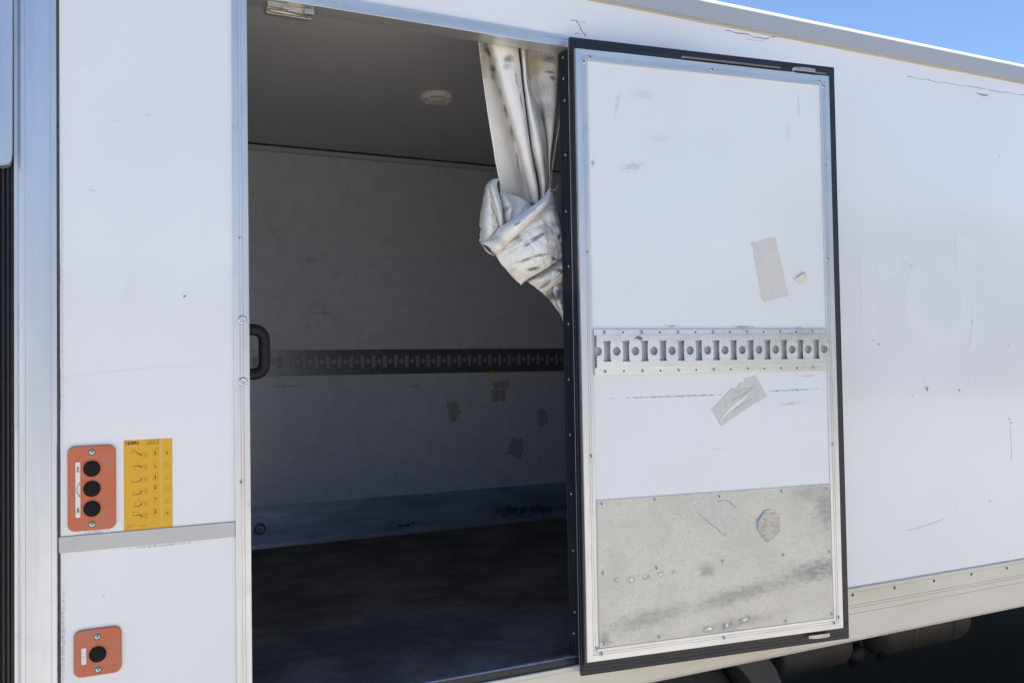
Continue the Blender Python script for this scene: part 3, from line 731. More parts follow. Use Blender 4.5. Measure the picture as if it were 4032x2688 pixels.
part('door_sill', th, MAT['sill'], 'scraped metal sill across the foot of the doorway')
tb = MB().box(0.4580, 1.4005, 0.0005, 0.0038, -0.8728, -0.8535)
part('sill_rubber', tb, MAT['rubber'])

# bottom rail
br = MB()
prof = [(0.05, -0.7845), (-0.0045, -0.7845), (-0.0075, -0.7880), (-0.0075, -0.7990), (-0.0065, -0.7998), (-0.0075, -0.8006), (-0.0075, -0.8440), (-0.0055, -0.8448), (-0.0075, -0.8456), (-0.0075, -0.8530), (-0.0055, -0.8538), (-0.0075, -0.8546), (-0.0075, -0.8730), (-0.0055, -0.8738), (-0.0075, -0.8746), (-0.0075, -0.9600), (-0.0040, -0.9690), (0.05, -0.9690)]
br.sweep(prof, lambda p: (1.4310, p[0], p[1]), lambda p: (XF, p[0], p[1]))
prof = [(0.05, -0.8742), (-0.0065, -0.8742), (-0.0085, -0.8760), (-0.0085, -0.8860), (-0.0065, -0.8868), (-0.0075, -0.8880), (-0.0075, -0.9600), (-0.0040, -0.9690), (0.05, -0.9690)]
br.sweep(prof, lambda p: (0.4585, p[0], p[1]), lambda p: (1.4310, p[0], p[1]))
rail_o = part('bottom_rail', br, MAT['cream'], 'rail along the foot of the side wall with warm ground bounce in its cream colour')

# pop rivets: one mesh, many objects
def rivet_mesh(name, r, m1, m2):
    q = MB()
    q.lathe((0, 0, 0), (0, -1, 0), [(r, 0), (r * 0.92, r * 0.30), (r * 0.55, r * 0.46), (r * 0.42, r * 0.40), (r * 0.36, r * 0.14, 1), (1e-4, r * 0.14, 1)], 12)
    return q.mesh(name, [m1, m2])
RIV = rivet_mesh('rivet', 0.0062, MAT['screw'], MAT['hole'])
RIV_D = rivet_mesh('dull_rivet', 0.0058, MAT['rivet_dull'], MAT['hole'])
RIV_S = rivet_mesh('small_rivet', 0.0042, MAT['screw'], MAT['hole'])
def rivet(parent, x, y, z, me=RIV, name='rivet'):
    o = link(name, me, parent, None, None)
    o.location = (x, y, z + (H if parent is TRUCK else 0))
    return o
x = 2.5031 - 0.206 * 5
while x < XF - 0.1:
    rivet(rail_o, x, -0.0070, -0.8088, RIV_D)
    x += 0.206
rivet(jamb, 0.4359, -0.0046, 0.3323)
rivet(jamb, 0.4339, -0.0046, -0.2729)
for z in (0.931, 0.867, 0.799, 0.635, 0.465, 0.298, 0.127, -0.039, -0.204, -0.379, -0.546, -0.726, -0.79):
    o = rivet(hj, 1.3976, 0.018 + random.uniform(-0.004, 0.01), z, RIV_S)
    o.rotation_euler = (0, 0, math.radians(-90))

# grab handle inside the doorway, with its two through bolts
gh = MB()
path = [(0.450, 0.035, 0.1062), (0.470, 0.035, 0.1068)]
for k in range(9):
    a = math.radians(90 - 90 * k / 8)
    path.append((0.4755 + 0.0265 * math.cos(a), 0.035, 0.0802 + 0.0265 * math.sin(a)))
for k in range(1, 6):
    path.append((0.5022, 0.035, 0.0802 - 0.0602 * k / 6))
for k in range(9):
    a = math.radians(-90 * k / 8)
    path.append((0.4755 + 0.0265 * math.cos(a), 0.035, 0.0200 + 0.0265 * math.sin(a)))
path += [(0.470, 0.035, -0.0068), (0.450, 0.035, -0.0062)]
gh.tube(path, 0.0146, 18)
part('grab_handle', gh, MAT['black'], 'black D shaped grab handle just inside the doorway')
for z in (0.129, -0.0244):
    b = MB()
    b.lathe((0.4402, -0.0066, z), (0, -1, 0), [(0.0112, 0), (0.0112, 0.0012), (0.0095, 0.0030), (0.0050, 0.0042), (0.0046, 0.0030), (0.0026, 0.0028), (0.0024, 0.0040), (1e-4, 0.0042)], 22)
    b.build('bolt', MAT['screw'], jamb)

# latch keeper under the header
lk = MB()
lk.box(0.512, 0.636, 0.018, 0.056, 0.936, 0.9507)
lk.box(0.512, 0.560, 0.004, 0.0175, 0.9365, 0.9500)
lk.box(0.548, 0.565, -0.002, 0.0165, 0.9330, 0.9440)
lk.box(0.606, 0.632, 0.000, 0.0175, 0.9300, 0.9440)
lk.box(0.514, 0.632, 0.030, 0.050, 0.9270, 0.9358)
part('latch_keeper', lk, MAT['steel'], 'small zinc latch keeper hanging under the header', bevel=0.0015)
lk2 = MB().tube([(0.520, 0.018, 0.931), (0.60, 0.018, 0.9285)], 0.0035, 10)
part('latch_bar', lk2, MAT['steel'])

# ---- lashing rails with real slots and holes
def lashing_rail(name, x0, x1, zt, pitch, first, y, mats, parent, label, hgt=0.1320, first_hole=None):
    """channel with a row of slots and round holes between two riveted flanges; outer face at y"""
    zf1, zf0 = zt - 0.0178, zt - hgt + 0.0215
    zc = (zf1 + zf0) / 2 + 0.0005
    loops = [[(x0 + 0.004, zf0), (x1, zf0), (x1, zf1), (x0 + 0.004, zf1)]]
    x_ = first
    pk = MB()
    while x_ < x1 - 0.016:
        w_, h_ = 0.0118, 0.0300
        loops.append([(x_ - w_, zc - h_), (x_ + w_, zc - h_), (x_ + w_, zc - h_ + 0.0045), (x_ + w_ - 0.0015, zc - h_ + 0.006), (x_ + w_ - 0.0015, zc + h_ - 0.006), (x_ + w_, zc + h_ - 0.0045), (x_ + w_, zc + h_),
                      (x_ - w_, zc + h_), (x_ - w_, zc + h_ - 0.0045), (x_ - w_ + 0.002, zc + h_ - 0.007), (x_ - w_ + 0.002, zc - h_ + 0.007), (x_ - w_, zc - h_ + 0.0045)])
        # rounded tongue standing behind each slot
        n = 8
        vv, ff = [], []
        for k in range(n + 1):
            a = math.pi * k / n
            for s in (-1, 1):
                vv.append((x_ - 0.002 - 0.0066 * math.cos(a), y + 0.0115 - 0.0050 * math.sin(a), zc + s * (h_ + 0.004)))
        for k in range(n):
            ff.append((2 * k, 2 * k + 1, 2 * k + 3, 2 * k + 2))
        pk.add(vv, ff, 0, True)
        h = x_ + pitch / 2
        if h < x1 - 0.014:
            loops.append(circle(h, zc, 0.0127, 18))
        x_ += pitch
    if first_hole:
        lp_ = [(x0 + 0.004, zc - 0.0127)]
        for k in range(9):
            a = -math.pi / 2 + math.pi * k / 8
            lp_.append((first_hole + 0.0127 * math.cos(a), zc + 0.0127 * math.sin(a)))
        lp_.append((x0 + 0.004, zc + 0.0127))
        loops[0] = [loops[0][0], loops[0][1], loops[0][2], loops[0][3]] + lp_[::-1]
    me = curve_mesh(name, loops, 0.0026, [mats[0], mats[1]], y)
    ob = link(name, me, parent, label, UP if parent is TRUCK else None)
    fl = MB()
    fl.box(x0, x1 - 0.006, y + 0.0082, y + 0.0112, zf1 + 0.0012, zt)
    fl.box(x0, x1 - 0.006, y + 0.0082, y + 0.0112, zt - hgt, zf0 - 0.0012)
    fl.box(x0 + 0.004, x1, y + 0.0005, y + 0.0100, zf1 - 0.0002, zf1 + 0.0012)
    fl.box(x0 + 0.004, x1, y + 0.0005, y + 0.0100, zf0 - 0.0012, zf0 + 0.0002)
    fl.box(x0 + 0.002, x1 - 0.004, y + 0.0108, y + 0.0125, zf0, zf1, 1)
    if parent is TRUCK:
        fl.build('rail_flange', [mats[0], mats[1]], ob)
        pk.build('slot_tongue', mats[1], ob)['kind'] = 'stuff'
    else:
        fl.build('rail_flange', [mats[0], mats[1]], parent)
        pk.build('slot_tongue', mats[1], parent)['kind'] = 'stuff'
    return ob
inner_rail = lashing_rail('lashing_rail', 0.02, XF - 0.06, 0.1048, 0.06055, 0.9795 - 0.06055 * 15, 2.2370, (MAT['rail_dark'], MAT['pocket_dark']), TRUCK, 'grimy lashing rail along the inner wall with interior shade in its colour', 0.1300)
x = 0.9795 - 0.03
k = 0
while x < 3.4:
    for z in (0.0962, -0.0152):
        rivet(inner_rail, x, 2.2452, z, RIV_S)
    x += 0.06055 if x < 1.3 else 0.242
    k += 1

# ---- the open door: inner side facing out, folded back 173 degrees
door = MB()
door.box(0.002, 0.9440, 0.046, 0.0615, -0.9660, 0.8980)
DOOR = door.build('door', MAT['wall'], TRUCK, 'white side door swung open to show its inner face', (1.3838, -0.07, H + 0.0715), 0.003)
DOOR.rotation_euler = (0, 0, math.radians(-7))
def sub(name, mb_, mats, label=None, bevel=0.0, seg=2):
    return mb_.build(name, mats, DOOR, label, None, bevel, seg)
FX1, FZ1, FZ0, FW = 0.8970, 0.8554, -0.9200, 0.0362
sub('door_panel', MB().box(FW - 0.002, FX1 - FW + 0.002, 0.0015, 0.044, FZ0 + FW - 0.002, FZ1 - FW + 0.002), MAT['door_white'], 'white pebbled inner panel with scuffs')
sub('kick_plate', MB().box(FW + 0.0045, FX1 - FW - 0.0010, -0.0012, 0.0012, FZ0 + FW + 0.0002, -0.4600), MAT['kick'], 'scuffed bare metal kick plate')
# mitred frame bars
prof = [(0.0, 0.046), (0.0, -0.0010), (0.0014, -0.0030), (0.0185, -0.0030), (0.0190, -0.0016), (0.0206, -0.0016), (0.0211, -0.0030), (0.0252, -0.0030), (0.0257, -0.0016), (0.0272, -0.0016), (0.0277, -0.0030), (0.0350, -0.0030), (0.0362, -0.0018), (0.0362, 0.0014), (0.0300, 0.046)]
def bar(pl0, pl1, mat):
    q = MB()
    q.sweep(prof, pl0, pl1)
    sub('frame_bar', q, mat)
e = 0.00025
bar(lambda p: (p[0], p[1], FZ0 + p[0] + e), lambda p: (p[0], p[1], FZ1 - p[0] - e), MAT['frame'])
bar(lambda p: (FX1 - p[0], p[1], FZ0 + p[0] + e), lambda p: (FX1 - p[0], p[1], FZ1 - p[0] - e), MAT['frame'])
bar(lambda p: (p[0] + e, p[1], FZ1 - p[0]), lambda p: (FX1 - p[0] - e, p[1], FZ1 - p[0]), MAT['frame_h'])
bar(lambda p: (p[0] + e, p[1], FZ0 + p[0]), lambda p: (FX1 - p[0] - e, p[1], FZ0 + p[0]), MAT['frame_h'])
# rubber gasket: stepped ring round the door plug
def ring_mb(mb_, x0, x1, z0, z1, ix0, ix1, iz0, iz1, y0, y1):
    for a in ((x0, x1, iz1, z1), (x0, x1, z0, iz0)):
        mb_.box(a[0], a[1], y0, y1, a[2], a[3])
    mb_.box(x0, ix0, y0, y1, iz0, iz1)
    mb_.box(ix1, x1, y0, y1, iz0, iz1)
gk = MB()
ring_mb(gk, -0.0035, 0.9455, -0.9670, 0.8995, 0.003, FX1 - 0.004, FZ0 + 0.004, FZ1 - 0.004, 0.0300, 0.0455)
ring_mb(gk, -0.0015, 0.9300, -0.9520, 0.8850, 0.0028, FX1 - 0.0042, FZ0 + 0.0042, FZ1 - 0.0042, 0.0225, 0.0298)
ring_mb(gk, -0.0030, 0.9130, -0.9380, 0.8720, 0.0026, FX1 - 0.0044, FZ0 + 0.0044, FZ1 - 0.0044, 0.0120, 0.0223)
sub('door_seal', gk, MAT['rubber'], 'black rubber gasket round the door', bevel=0.003)
# door lashing rail
lashing_rail('lashing_rail', 0.0400, 0.8620, 0.0340, 0.0611, 0.0772, -0.0140, (MAT['rail'], MAT['pocket']), DOOR, 'bright aluminium lashing rail across the door', 0.1320, 0.0480)
for i in range(13):
    x = 0.0728 + 0.0608 * i
    for z in (0.0258, -0.0885):
        if i % 2 == 0:
            rivet(DOOR, x, -0.0058, z, RIV)
        else:
            q = MB()
            q.lathe((x, -0.0058, z), (0, -1, 0), [(0.0030, 0.0), (0.0028, 0.0004), (1e-4, 0.0004)], 10)
            q.build('rivet_hole', MAT['hole'], DOOR)
for (x, z) in ((0.055, -0.471), (0.228, -0.470), (0.450, -0.475), (0.675, -0.473), (0.845, -0.475), (0.055, -0.670), (0.230, -0.671), (0.456, -0.671), (0.675, -0.670), (0.850, -0.674), (0.055, -0.872), (0.233, -0.873), (0.455, -0.874), (0.678, -0.875), (0.852, -0.872)):
    rivet(DOOR, x, -0.0011, z)
for (x, z) in ((0.030, -0.882), (0.045, -0.899), (0.454, -0.900), (0.877, -0.883), (0.860, -0.900), (0.024, -0.331), (0.023, 0.258), (0.024, 0.817), (0.045, 0.832), (0.458, 0.834), (0.857, 0.834), (0.873, 0.819), (0.873, 0.259), (0.873, -0.336)):
    rivet(DOOR, x, -0.0029, z)
# locking rods and latch tongues at the free edge
rd = MB()
rd.box(0.36, 0.7160, 0.004, 0.0118, 0.8645, 0.8705)
rd.box(0.845, 0.8900, 0.004, 0.0118, 0.8620, 0.8680)
sub('lock_rod', rd, MAT['rod'], bevel=0.0015)
for (z, s) in ((0.8700, 1), (-0.9370, -1)):
    q = MB()
    n = 8
    poly = [(0.765 + 0.080 * k / n, z + s * (0.0065 * math.sin(math.pi * (0.12 + 0.62 * k / n)))) for k in range(n + 1)] + [(0.845, z - s * 0.007), (0.765, z - s * 0.007)]
    q.ngon(poly, -0.001, 0.0115)
    sub('latch_tongue', q, MAT['steel'], bevel=0.001)
# tape, film and patches left on the door
def jag(poly, amp, n=5):
    o = []
    for i in range(len(poly)):
        a, b = Vector(poly[i]), Vector(poly[(i + 1) % len(poly)])
        for k in range(n):
            p = a.lerp(b, k / n)
            if k:
                p += Vector((random.uniform(-amp, amp), random.uniform(-amp, amp)))
            o.append((p.x, p.y))
    return o
q = MB()
q.ngon([(0.5886, 0.3024), (0.600, 0.3055), (0.606, 0.3035), (0.6250, 0.3105), (0.6300, 0.3155), (0.6775, 0.3244), (0.6840, 0.3000), (0.7000, 0.2310), (0.7217, 0.1396), (0.6720, 0.1300), (0.6330, 0.1187), (0.6240, 0.1270), (0.6190, 0.1350), (0.6030, 0.2270), (0.5940, 0.2720), (0.5960, 0.2780)], 0.0004, 0.0018)
q.ngon([(0.5880, 0.3030), (0.5895, 0.2960), (0.5960, 0.3035)], -0.002, 0.0004)
sub('tape_patch', q, MAT['tape'], 'upright beige tape patch above the rail')
q = MB()
q.ngon([(0.5883, -0.1076), (0.5960, -0.1150), (0.6311, -0.1750), (0.6150, -0.1830), (0.5600, -0.2090), (0.4655, -0.2613), (0.4560, -0.2520), (0.4440, -0.2290), (0.4310, -0.2099), (0.4700, -0.1760), (0.5080, -0.1440), (0.5110, -0.1530), (0.5260, -0.1420), (0.5310, -0.1300), (0.5480, -0.1310), (0.5530, -0.1180), (0.5760, -0.1140)], 0.0003, 0.0018)
sub('tape_patch', q, MAT['tape_torn'], 'slanting torn beige tape patch below the rail')
q = MB()
q.ngon([(0.4600, -0.2440), (0.5000, -0.2040), (0.5330, -0.1840), (0.5600, -0.1660), (0.5500, -0.1820), (0.5150, -0.2060), (0.4760, -0.2370), (0.4640, -0.2530)], -0.0001, 0.0005)
q.build('torn_strip', MAT['label'], DOOR)
for pts, wd in ((((0.462, -0.248), (0.492, -0.222), (0.535, -0.199), (0.575, -0.182)), 0.0012), (((0.520, -0.160), (0.545, -0.150), (0.575, -0.147)), 0.0009), (((0.505, -0.185), (0.535, -0.170), (0.580, -0.153)), 0.0009), (((0.535, -0.180), (0.560, -0.155), (0.590, -0.140)), 0.0008)):
    MB().ribbon(pts, wd, -0.0003, 0.0006).build('tape_crease', MAT['chip'], DOOR)
q = MB()
q.ngon(jag([(0.3644, -0.4990), (0.4067, -0.4626), (0.4400, -0.4640), (0.4420, -0.4860), (0.4700, -0.4870), (0.5154, -0.5220), (0.5020, -0.5500), (0.4824, -0.5738), (0.4666, -0.5942), (0.4330, -0.5640), (0.4100, -0.5480), (0.3900, -0.5310), (0.3720, -0.5180)], 0.0018, 3), -0.0018, -0.0012)
sub('film_patch', q, MAT['film'], 'clouded grey film patch on the kick plate')
MB().ribbon([(0.3720, -0.5180), (0.4100, -0.5490), (0.4330, -0.5650), (0.4666, -0.5950), (0.4720, -0.5880)], 0.0016, -0.0024, -0.0012).build('film_edge', MAT['residue'], DOOR)
MB().ribbon([(0.4420, -0.4840), (0.4480, -0.4900), (0.4650, -0.4860), (0.4850, -0.4910), (0.5100, -0.5120)], 0.0022, -0.0024, -0.0012).build('film_edge', MAT['residue'], DOOR)
pent = [(0.5835, -0.5580), (0.6110, -0.5290), (0.6330, -0.5250), (0.6540, -0.5300), (0.6680, -0.5480), (0.6690, -0.5990), (0.6480, -0.6100), (0.6180, -0.6250), (0.6000, -0.6060), (0.5840, -0.5830)]
q = MB()
cx_, cz_ = 0.630, -0.572
inn = [(cx_ + (a - cx_) * 0.90, cz_ + (b - cz_) * 0.90) for a, b in pent]
n = len(pent)
vv = [(a, -0.0075 + 0.005 * (a - 0.5835) / 0.085, b) for a, b in pent] + [(a, -0.0030, b) for a, b in inn] + [(a, -0.0012, b) for a, b in pent]
q.add(vv, [(i, (i + 1) % n, n + (i + 1) % n, n + i) for i in range(n)] + [(i, (i + 1) % n, 2 * n + (i + 1) % n, 2 * n + i) for i in range(n)], 1)
q.add(vv[n:2 * n], [tuple(range(n))], 0)
sub('rusty_patch', q, [MAT['rust'], MAT['film_edge']], 'small rust stained patch with curled pale blue edges')
# tear in the panel
q = MB()
q.add([(0.742, -0.0005, 0.192), (0.776, -0.0075, 0.2120), (0.790, 0.0005, 0.2130), (0.787, -0.0015, 0.186), (0.764, 0.0008, 0.176)], [(0, 1, 3, 4), (1, 2, 3)])
q.build('panel_tear', MAT['film'], DOOR, 'small lifted tear in the white panel')
MB().ribbon([(0.757, 0.2010), (0.772, 0.2070), (0.7845, 0.2140), (0.787, 0.1980), (0.785, 0.1880)], [0.001, 0.003, 0.004, 0.004, 0.001], -0.0003, 0.0016).build('tear_edge', MAT['residue'], DOOR)
q = MB().ngon([(0.166, 0.0085), (0.176, 0.0150), (0.186, 0.0140), (0.193, 0.0070), (0.190, 0.0015), (0.180, 0.0035), (0.172, 0.0080), (0.167, 0.0050)], -0.0146, -0.0138)
q.build('paint_mark', MAT['rivet_dull'], DOOR)

# ------------------------------------------------------------------ controls on the rear panel
def button_lathe(mb_, x, y, z, r):
    mb_.lathe((x, y, z), (0, -1, 0), [(r * 1.10, 0.0), (r * 1.06, 0.0015), (r * 1.0, 0.0022), (r * 0.99, 0.0042), (r * 0.95, 0.0052), (r * 0.5, 0.0054), (1e-4, 0.0055)], 30)
def screw_mesh():
    q = MB()
    q.lathe((0, 0, 0), (0, -1, 0), [(0.0062, 0), (0.0060, 0.0010), (0.0040, 0.0024), (1e-4, 0.0030)], 16)
    q.box(-0.0030, 0.0030, -0.0031, -0.0020, -0.0006, 0.0006, 1)
    q.box(-0.0006, 0.0006, -0.00315, -0.0020, -0.0030, 0.0030, 1)
    return q.mesh('cross_screw', [MAT['screw'], MAT['hole']])
SCREW = screw_mesh()
def control(x0, x1, z0, z1, r, buttons, screws, label, collar):
    pl = MB().ngon(rrect(x0, x1, z0, z1, r, 8), -0.0070, 0.0)
    o = part('control_panel', pl, MAT['orange'], label, bevel=0.0025, seg=3)
    for bx, bz in buttons:
        q = MB()
        q.lathe((bx, -0.0071, bz), (0, -1, 0), [(0.0205, 0), (0.0200, 0.0012), (0.0186, 0.0016), (0.0182, 0.0005)], 30)
        q.build('button_collar', MAT['orange'], o)
        q = MB()
        button_lathe(q, bx, -0.0070, bz, 0.0172)
        q.build('button', MAT['button'], o)
    for sx_, sz_ in screws:
        s_ = link('screw', SCREW, o)
        s_.location = (sx_, -0.0070, sz_)
        s_.rotation_euler = (0, random.uniform(0, 1.5), 0)
        q = MB().lathe((sx_, -0.0071, sz_), (0, -1, 0), [(0.0082, 0), (0.0080, 0.0003), (0.0064, 0.0003), (0.0062, -0.0002)], 16)
        q.build('screw_recess', MAT['rivet_dull'], o)
    return o
cp = control(0.0465, 0.1487, -0.3604, -0.1647, 0.016, ((0.0970, -0.2182), (0.0970, -0.2643), (0.0970, -0.3102)), ((0.0973, -0.1801), (0.0974, -0.3466)), 'faded orange control panel with three black buttons', True)
c2 = control(0.0579, 0.1594, -0.6935, -0.5863, 0.017, ((0.1080, -0.6447),), ((0.1075, -0.6053), (0.1088, -0.6807)), 'small orange control panel with one black button', True)
def arrow(mb_, x, z, dx, dz, s, y0, y1):
    d = Vector((dx, dz)).normalized()
    p = Vector((-d.y, d.x))
    c = Vector((x, z))
    mb_.ngon([tuple(c + d * s), tuple(c + p * s * 0.75 - d * s * 0.1), tuple(c - p * s * 0.75 - d * s * 0.1)], y0, y1)
    return mb_
lb = MB().box(0.0626, 0.0727, -0.0076, -0.0070, -0.3282, -0.2020).build('label_strip', MAT['label'], cp, 'white strip with arrows beside the three buttons')
sy = MB()
A0, A1 = -0.0079, -0.0076
arrow(sy, 0.0678, -0.2150, 0, 1, 0.0036, A0, A1)
sy.box(0.0667, 0.0689, A0, A1, -0.2205, -0.2150)
sy.box(0.0638, 0.0718, A0, A1, -0.2224, -0.2216)
arrow(sy, 0.0678, -0.3112, 0, -1, 0.0036, A0, A1)
sy.box(0.0667, 0.0689, A0, A1, -0.3112, -0.3055)
sy.box(0.0638, 0.0718, A0, A1, -0.3148, -0.3140)
for k in range(5):
    for z in (-0.2243, -0.3167):
        sy.ribbon([(0.0640 + 0.0016 * k, z - 0.0008), (0.0648 + 0.0016 * k, z + 0.0008)], 0.0006, A0, A1)
arc = [(0.0765 - 0.0112 * math.cos(math.radians(a)) , -0.2645 + 0.0150 * math.sin(math.radians(a))) for a in range(-62, 63, 8)]
sy.ribbon(arc, 0.0013, A0, A1)
arrow(sy, 0.0704, -0.2500, 0.75, 0.66, 0.0026, A0, A1)
arrow(sy, 0.0704, -0.2790, 0.75, -0.66, 0.0026, A0, A1)
sy.build('label_print', MAT['ink'], cp)
MB().box(0.0739, 0.0838, -0.0076, -0.0070, -0.6642, -0.6272).build('label_strip', MAT['label'], c2, 'small white strip marked 0/1 beside the button')
me = text_mesh('label_print', '0/1', 0.0066, [MAT['chip']], 0.0745, -0.6495, -0.0078)
link('label_print', me, c2)

# yellow lift instruction sticker
st = part('instruction_sticker', MB().box(0.1656, 0.2740, -0.0006, 0.0, -0.3694, -0.1570), MAT['yellow'], 'yellow sticker with lift diagrams beside the orange panel')
MB().box(0.2482, 0.2487, -0.0008, -0.0006, -0.3640, -0.1575).build('sticker_line', MAT['label'], st)
Y0, Y1 = -0.00085, -0.0006
def sx_(px): return 0.1654 + (px - 993) * 0.0001513
def sz_(py, px=993): return -0.1576 - (py - 128 + (px - 993) * 40 / 717.0) * 0.0001560
me = text_mesh('sticker_title', 'ZEPRO', 0.0098, [MAT['ink']], sx_(1086), -0.1675, Y0, 0.0002, 0.00035, 0.66)
link('sticker_title', me, st)
q = MB()
q.ribbon([(sx_(1024), -0.1600), (sx_(1078), -0.1600), (sx_(1078), -0.1678), (sx_(1024), -0.1678), (sx_(1024), -0.1600)], 0.0007, Y0, Y1)
q.ribbon([(sx_(1030), -0.1650), (sx_(1045), -0.1625), (sx_(1060), -0.1640)], 0.0012, Y0, Y1)
q.box(sx_(1060), sx_(1074), Y0, Y1, -0.1675, -0.1620)
# warning triangle and manual
q.ribbon([(sx_(1345), -0.1680), (sx_(1410), -0.1680), (sx_(1378), -0.1588), (sx_(1345), -0.1680)], 0.0008, Y0, Y1)
q.box(sx_(1375), sx_(1381), Y0, Y1, -0.1660, -0.1625)
q.ribbon([(sx_(1432), -0.1600), (sx_(1432), -0.1670), (sx_(1464), -0.1676), (sx_(1496), -0.1670), (sx_(1496), -0.1600)], 0.0010, Y0, Y1)
q.box(sx_(1460), sx_(1467), Y0, Y1, -0.1645, -0.1610)
q.build('sticker_symbols', MAT['ink'], st)
fr = MB()
fr.ribbon([(sx_(1325), -0.1575), (sx_(1508), -0.1575), (sx_(1508), -0.1692), (sx_(1325), -0.1692), (sx_(1325), -0.1575)], 0.0004, Y0, Y1)
fr.box(sx_(1419), sx_(1422), Y0, Y1, -0.1692, -0.1575)
pic, dots = MB(), MB()
rows = [310, 500, 680, 865, 1048, 1232]
shape = [((-85, -55), (0, 15), (45, 35)), ((-95, 5), (0, 5), (45, 30)), ((-90, 75), (10, 60), (45, 35)), ((-90, 78), (10, 65), (45, 35)), ((-90, 70), (10, 65), (45, 38)), ((-85, 15), (0, 15), (50, 40))]
arr = [((-85, -10), (-0.4, -1)), ((-50, 45), (0, -1)), ((-85, 50), (-0.3, -1)), ((-70, 45), (0.3, 1)), ((-45, 30), (0, 1)), ((-70, -25), (-0.6, 0.6))]
filled = [(0, 1, 1), (0, 0, 1), (0, 1, 1), (1, 1, 0), (1, 0, 0), (1, 1, 0)]
sqf = [1, 0, 0, 0, 0, 1]
for i, ry in enumerate(rows):
    cx0 = 1205
    def P_(dx, dy): return (sx_(cx0 + dx), sz_(ry + dy, cx0))
    pic.ribbon([P_(*shape[i][0]), P_(*shape[i][1])], [0.0006, 0.0016], Y0, Y1)
    pic.ribbon([P_(*shape[i][1]), P_(*shape[i][2])], [0.0016, 0.0018], Y0, Y1)
    c = P_(*shape[i][2])
    pic.box(c[0] - 0.0014, c[0] + 0.0014, Y0, Y1, c[1] - 0.0013, c[1] + 0.0013)
    a = P_(*arr[i][0])
    arrow(pic, a[0], a[1], arr[i][1][0], arr[i][1][1], 0.0022, Y0, Y1)
    fr.ribbon([P_(2, -70), P_(2, 5), P_(150, 5)], 0.0004, Y0, Y1)
    fr.ribbon([P_(10, 14), P_(150, 14)], 0.0004, Y0, Y1)
    fr.ribbon([P_(0, 75), P_(150, 75)], 0.0004, Y0, Y1)
    for rr_ in (20, 9):
        cc = P_(108, 42)
        fr.ribbon([(cc[0] + rr_ * 0.00016 * math.cos(2 * math.pi * k / 12), cc[1] + rr_ * 0.00016 * math.sin(2 * math.pi * k / 12)) for k in range(13)], 0.0005, Y0, Y1)
    zc = sz_(ry - 12, 1455)
    lp_ = rrect(sx_(1422), sx_(1489), zc - 0.0092, zc + 0.0092, 0.0014, 3)
    fr.ribbon(lp_ + [lp_[0]], 0.0005, Y0, Y1)
    for k in range(3):
        c = (sx_(1455), zc + 0.0049 - 0.0047 * k)
        if filled[i][k]:
            dots.ngon(circle(c[0], c[1], 0.0019, 12), Y0, Y1)
        else:
            fr.ribbon([(c[0] + 0.0016 * math.cos(2 * math.pi * j / 10), c[1] + 0.0016 * math.sin(2 * math.pi * j / 10)) for j in range(11)], 0.0004, Y0, Y1)
    zc = sz_(ry - 4, 1632)
    lp_ = rrect(sx_(1601), sx_(1664), zc - 0.0050, zc + 0.0050, 0.0010, 3)
    fr.ribbon(lp_ + [lp_[0]], 0.0005, Y0, Y1)
    if sqf[i]:
        dots.ngon(circle(sx_(1632), zc, 0.0019, 12), Y0, Y1)
    else:
        fr.ribbon([(sx_(1632) + 0.0017 * math.cos(2 * math.pi * j / 10), zc + 0.0017 * math.sin(2 * math.pi * j / 10)) for j in range(11)], 0.0004, Y0, Y1)
fr.box(sx_(1042), sx_(1166), Y0, Y1, -0.3575, -0.3565)
fr.box(sx_(1042), sx_(1115), Y0, Y1, -0.3615, -0.3603)
fr.box(sx_(1218), sx_(1316), Y0, Y1, -0.3615, -0.3602)
pic.build('sticker_diagrams', MAT['ink'], st)
dots.build('sticker_dots', MAT['ink'], st)
fr.build('sticker_outlines', MAT['faint_ink'], st)

# ------------------------------------------------------------------ marks on the white walls
def wob(pts, n, amp):
    o = []
    for i in range(len(pts) - 1):
        for k in range(n):
            p = Vector(pts[i]).lerp(Vector(pts[i + 1]), k / n)
            o.append((p.x + random.uniform(-amp, amp), p.y + random.uniform(-amp, amp)))
    o.append(pts[-1])
    return o
def crack(pts, wd, mat='crack', n=5, amp=0.0016, label=None):
    p = wob(pts, n, amp)
    ws = [wd * random.uniform(0.25, 1.05) for _ in p]
    MB().ribbon(p, ws, -0.0007, 0.0).build('crack', MAT[mat], side, label)
crack([(1.4112, 1.0369), (1.4290, 1.0400), (1.4414, 1.0252), (1.4480, 1.0140), (1.4520, 1.0080), (1.4638, 0.9976)], 0.0026, label='dark crack in the wall above the door corner')
crack([(1.4290, 1.0400), (1.4480, 1.0355), (1.4640, 1.0370)], 0.0010)
crack([(1.4270, 0.9990), (1.4340, 1.0020), (1.4480, 1.0005)], 0.0012)
crack([(2.0065, 1.0977), (2.0600, 1.0950), (2.1000, 1.0985), (2.1178, 1.0930), (2.1700, 1.0935), (2.2203, 1.1080)], 0.0030, label='ragged crack just below the roof rail')
crack([(2.09, 1.0830), (2.13, 1.0815), (2.17, 1.0850)], 0.0012, 'pale_crack')
crack([(2.8571, 1.0555), (2.9200, 1.0520), (2.9700, 1.0560), (3.0300, 1.0540), (3.1000, 1.0560), (3.2000, 1.0600), (3.3300, 1.0590), (3.5354, 1.0643), (3.8, 1.066)], 0.0026, 'pale_crack', 6, 0.002, 'long pale crack running toward the front below the roof rail')
MB().ngon([(3.2400, 1.0415), (3.2640, 1.0385), (3.2790, 1.0405), (3.3200, 1.0400), (3.3080, 1.0340), (3.2850, 1.0310), (3.2600, 1.0330)], -0.0006, 0.0).build('gouge', MAT['chip'], side)
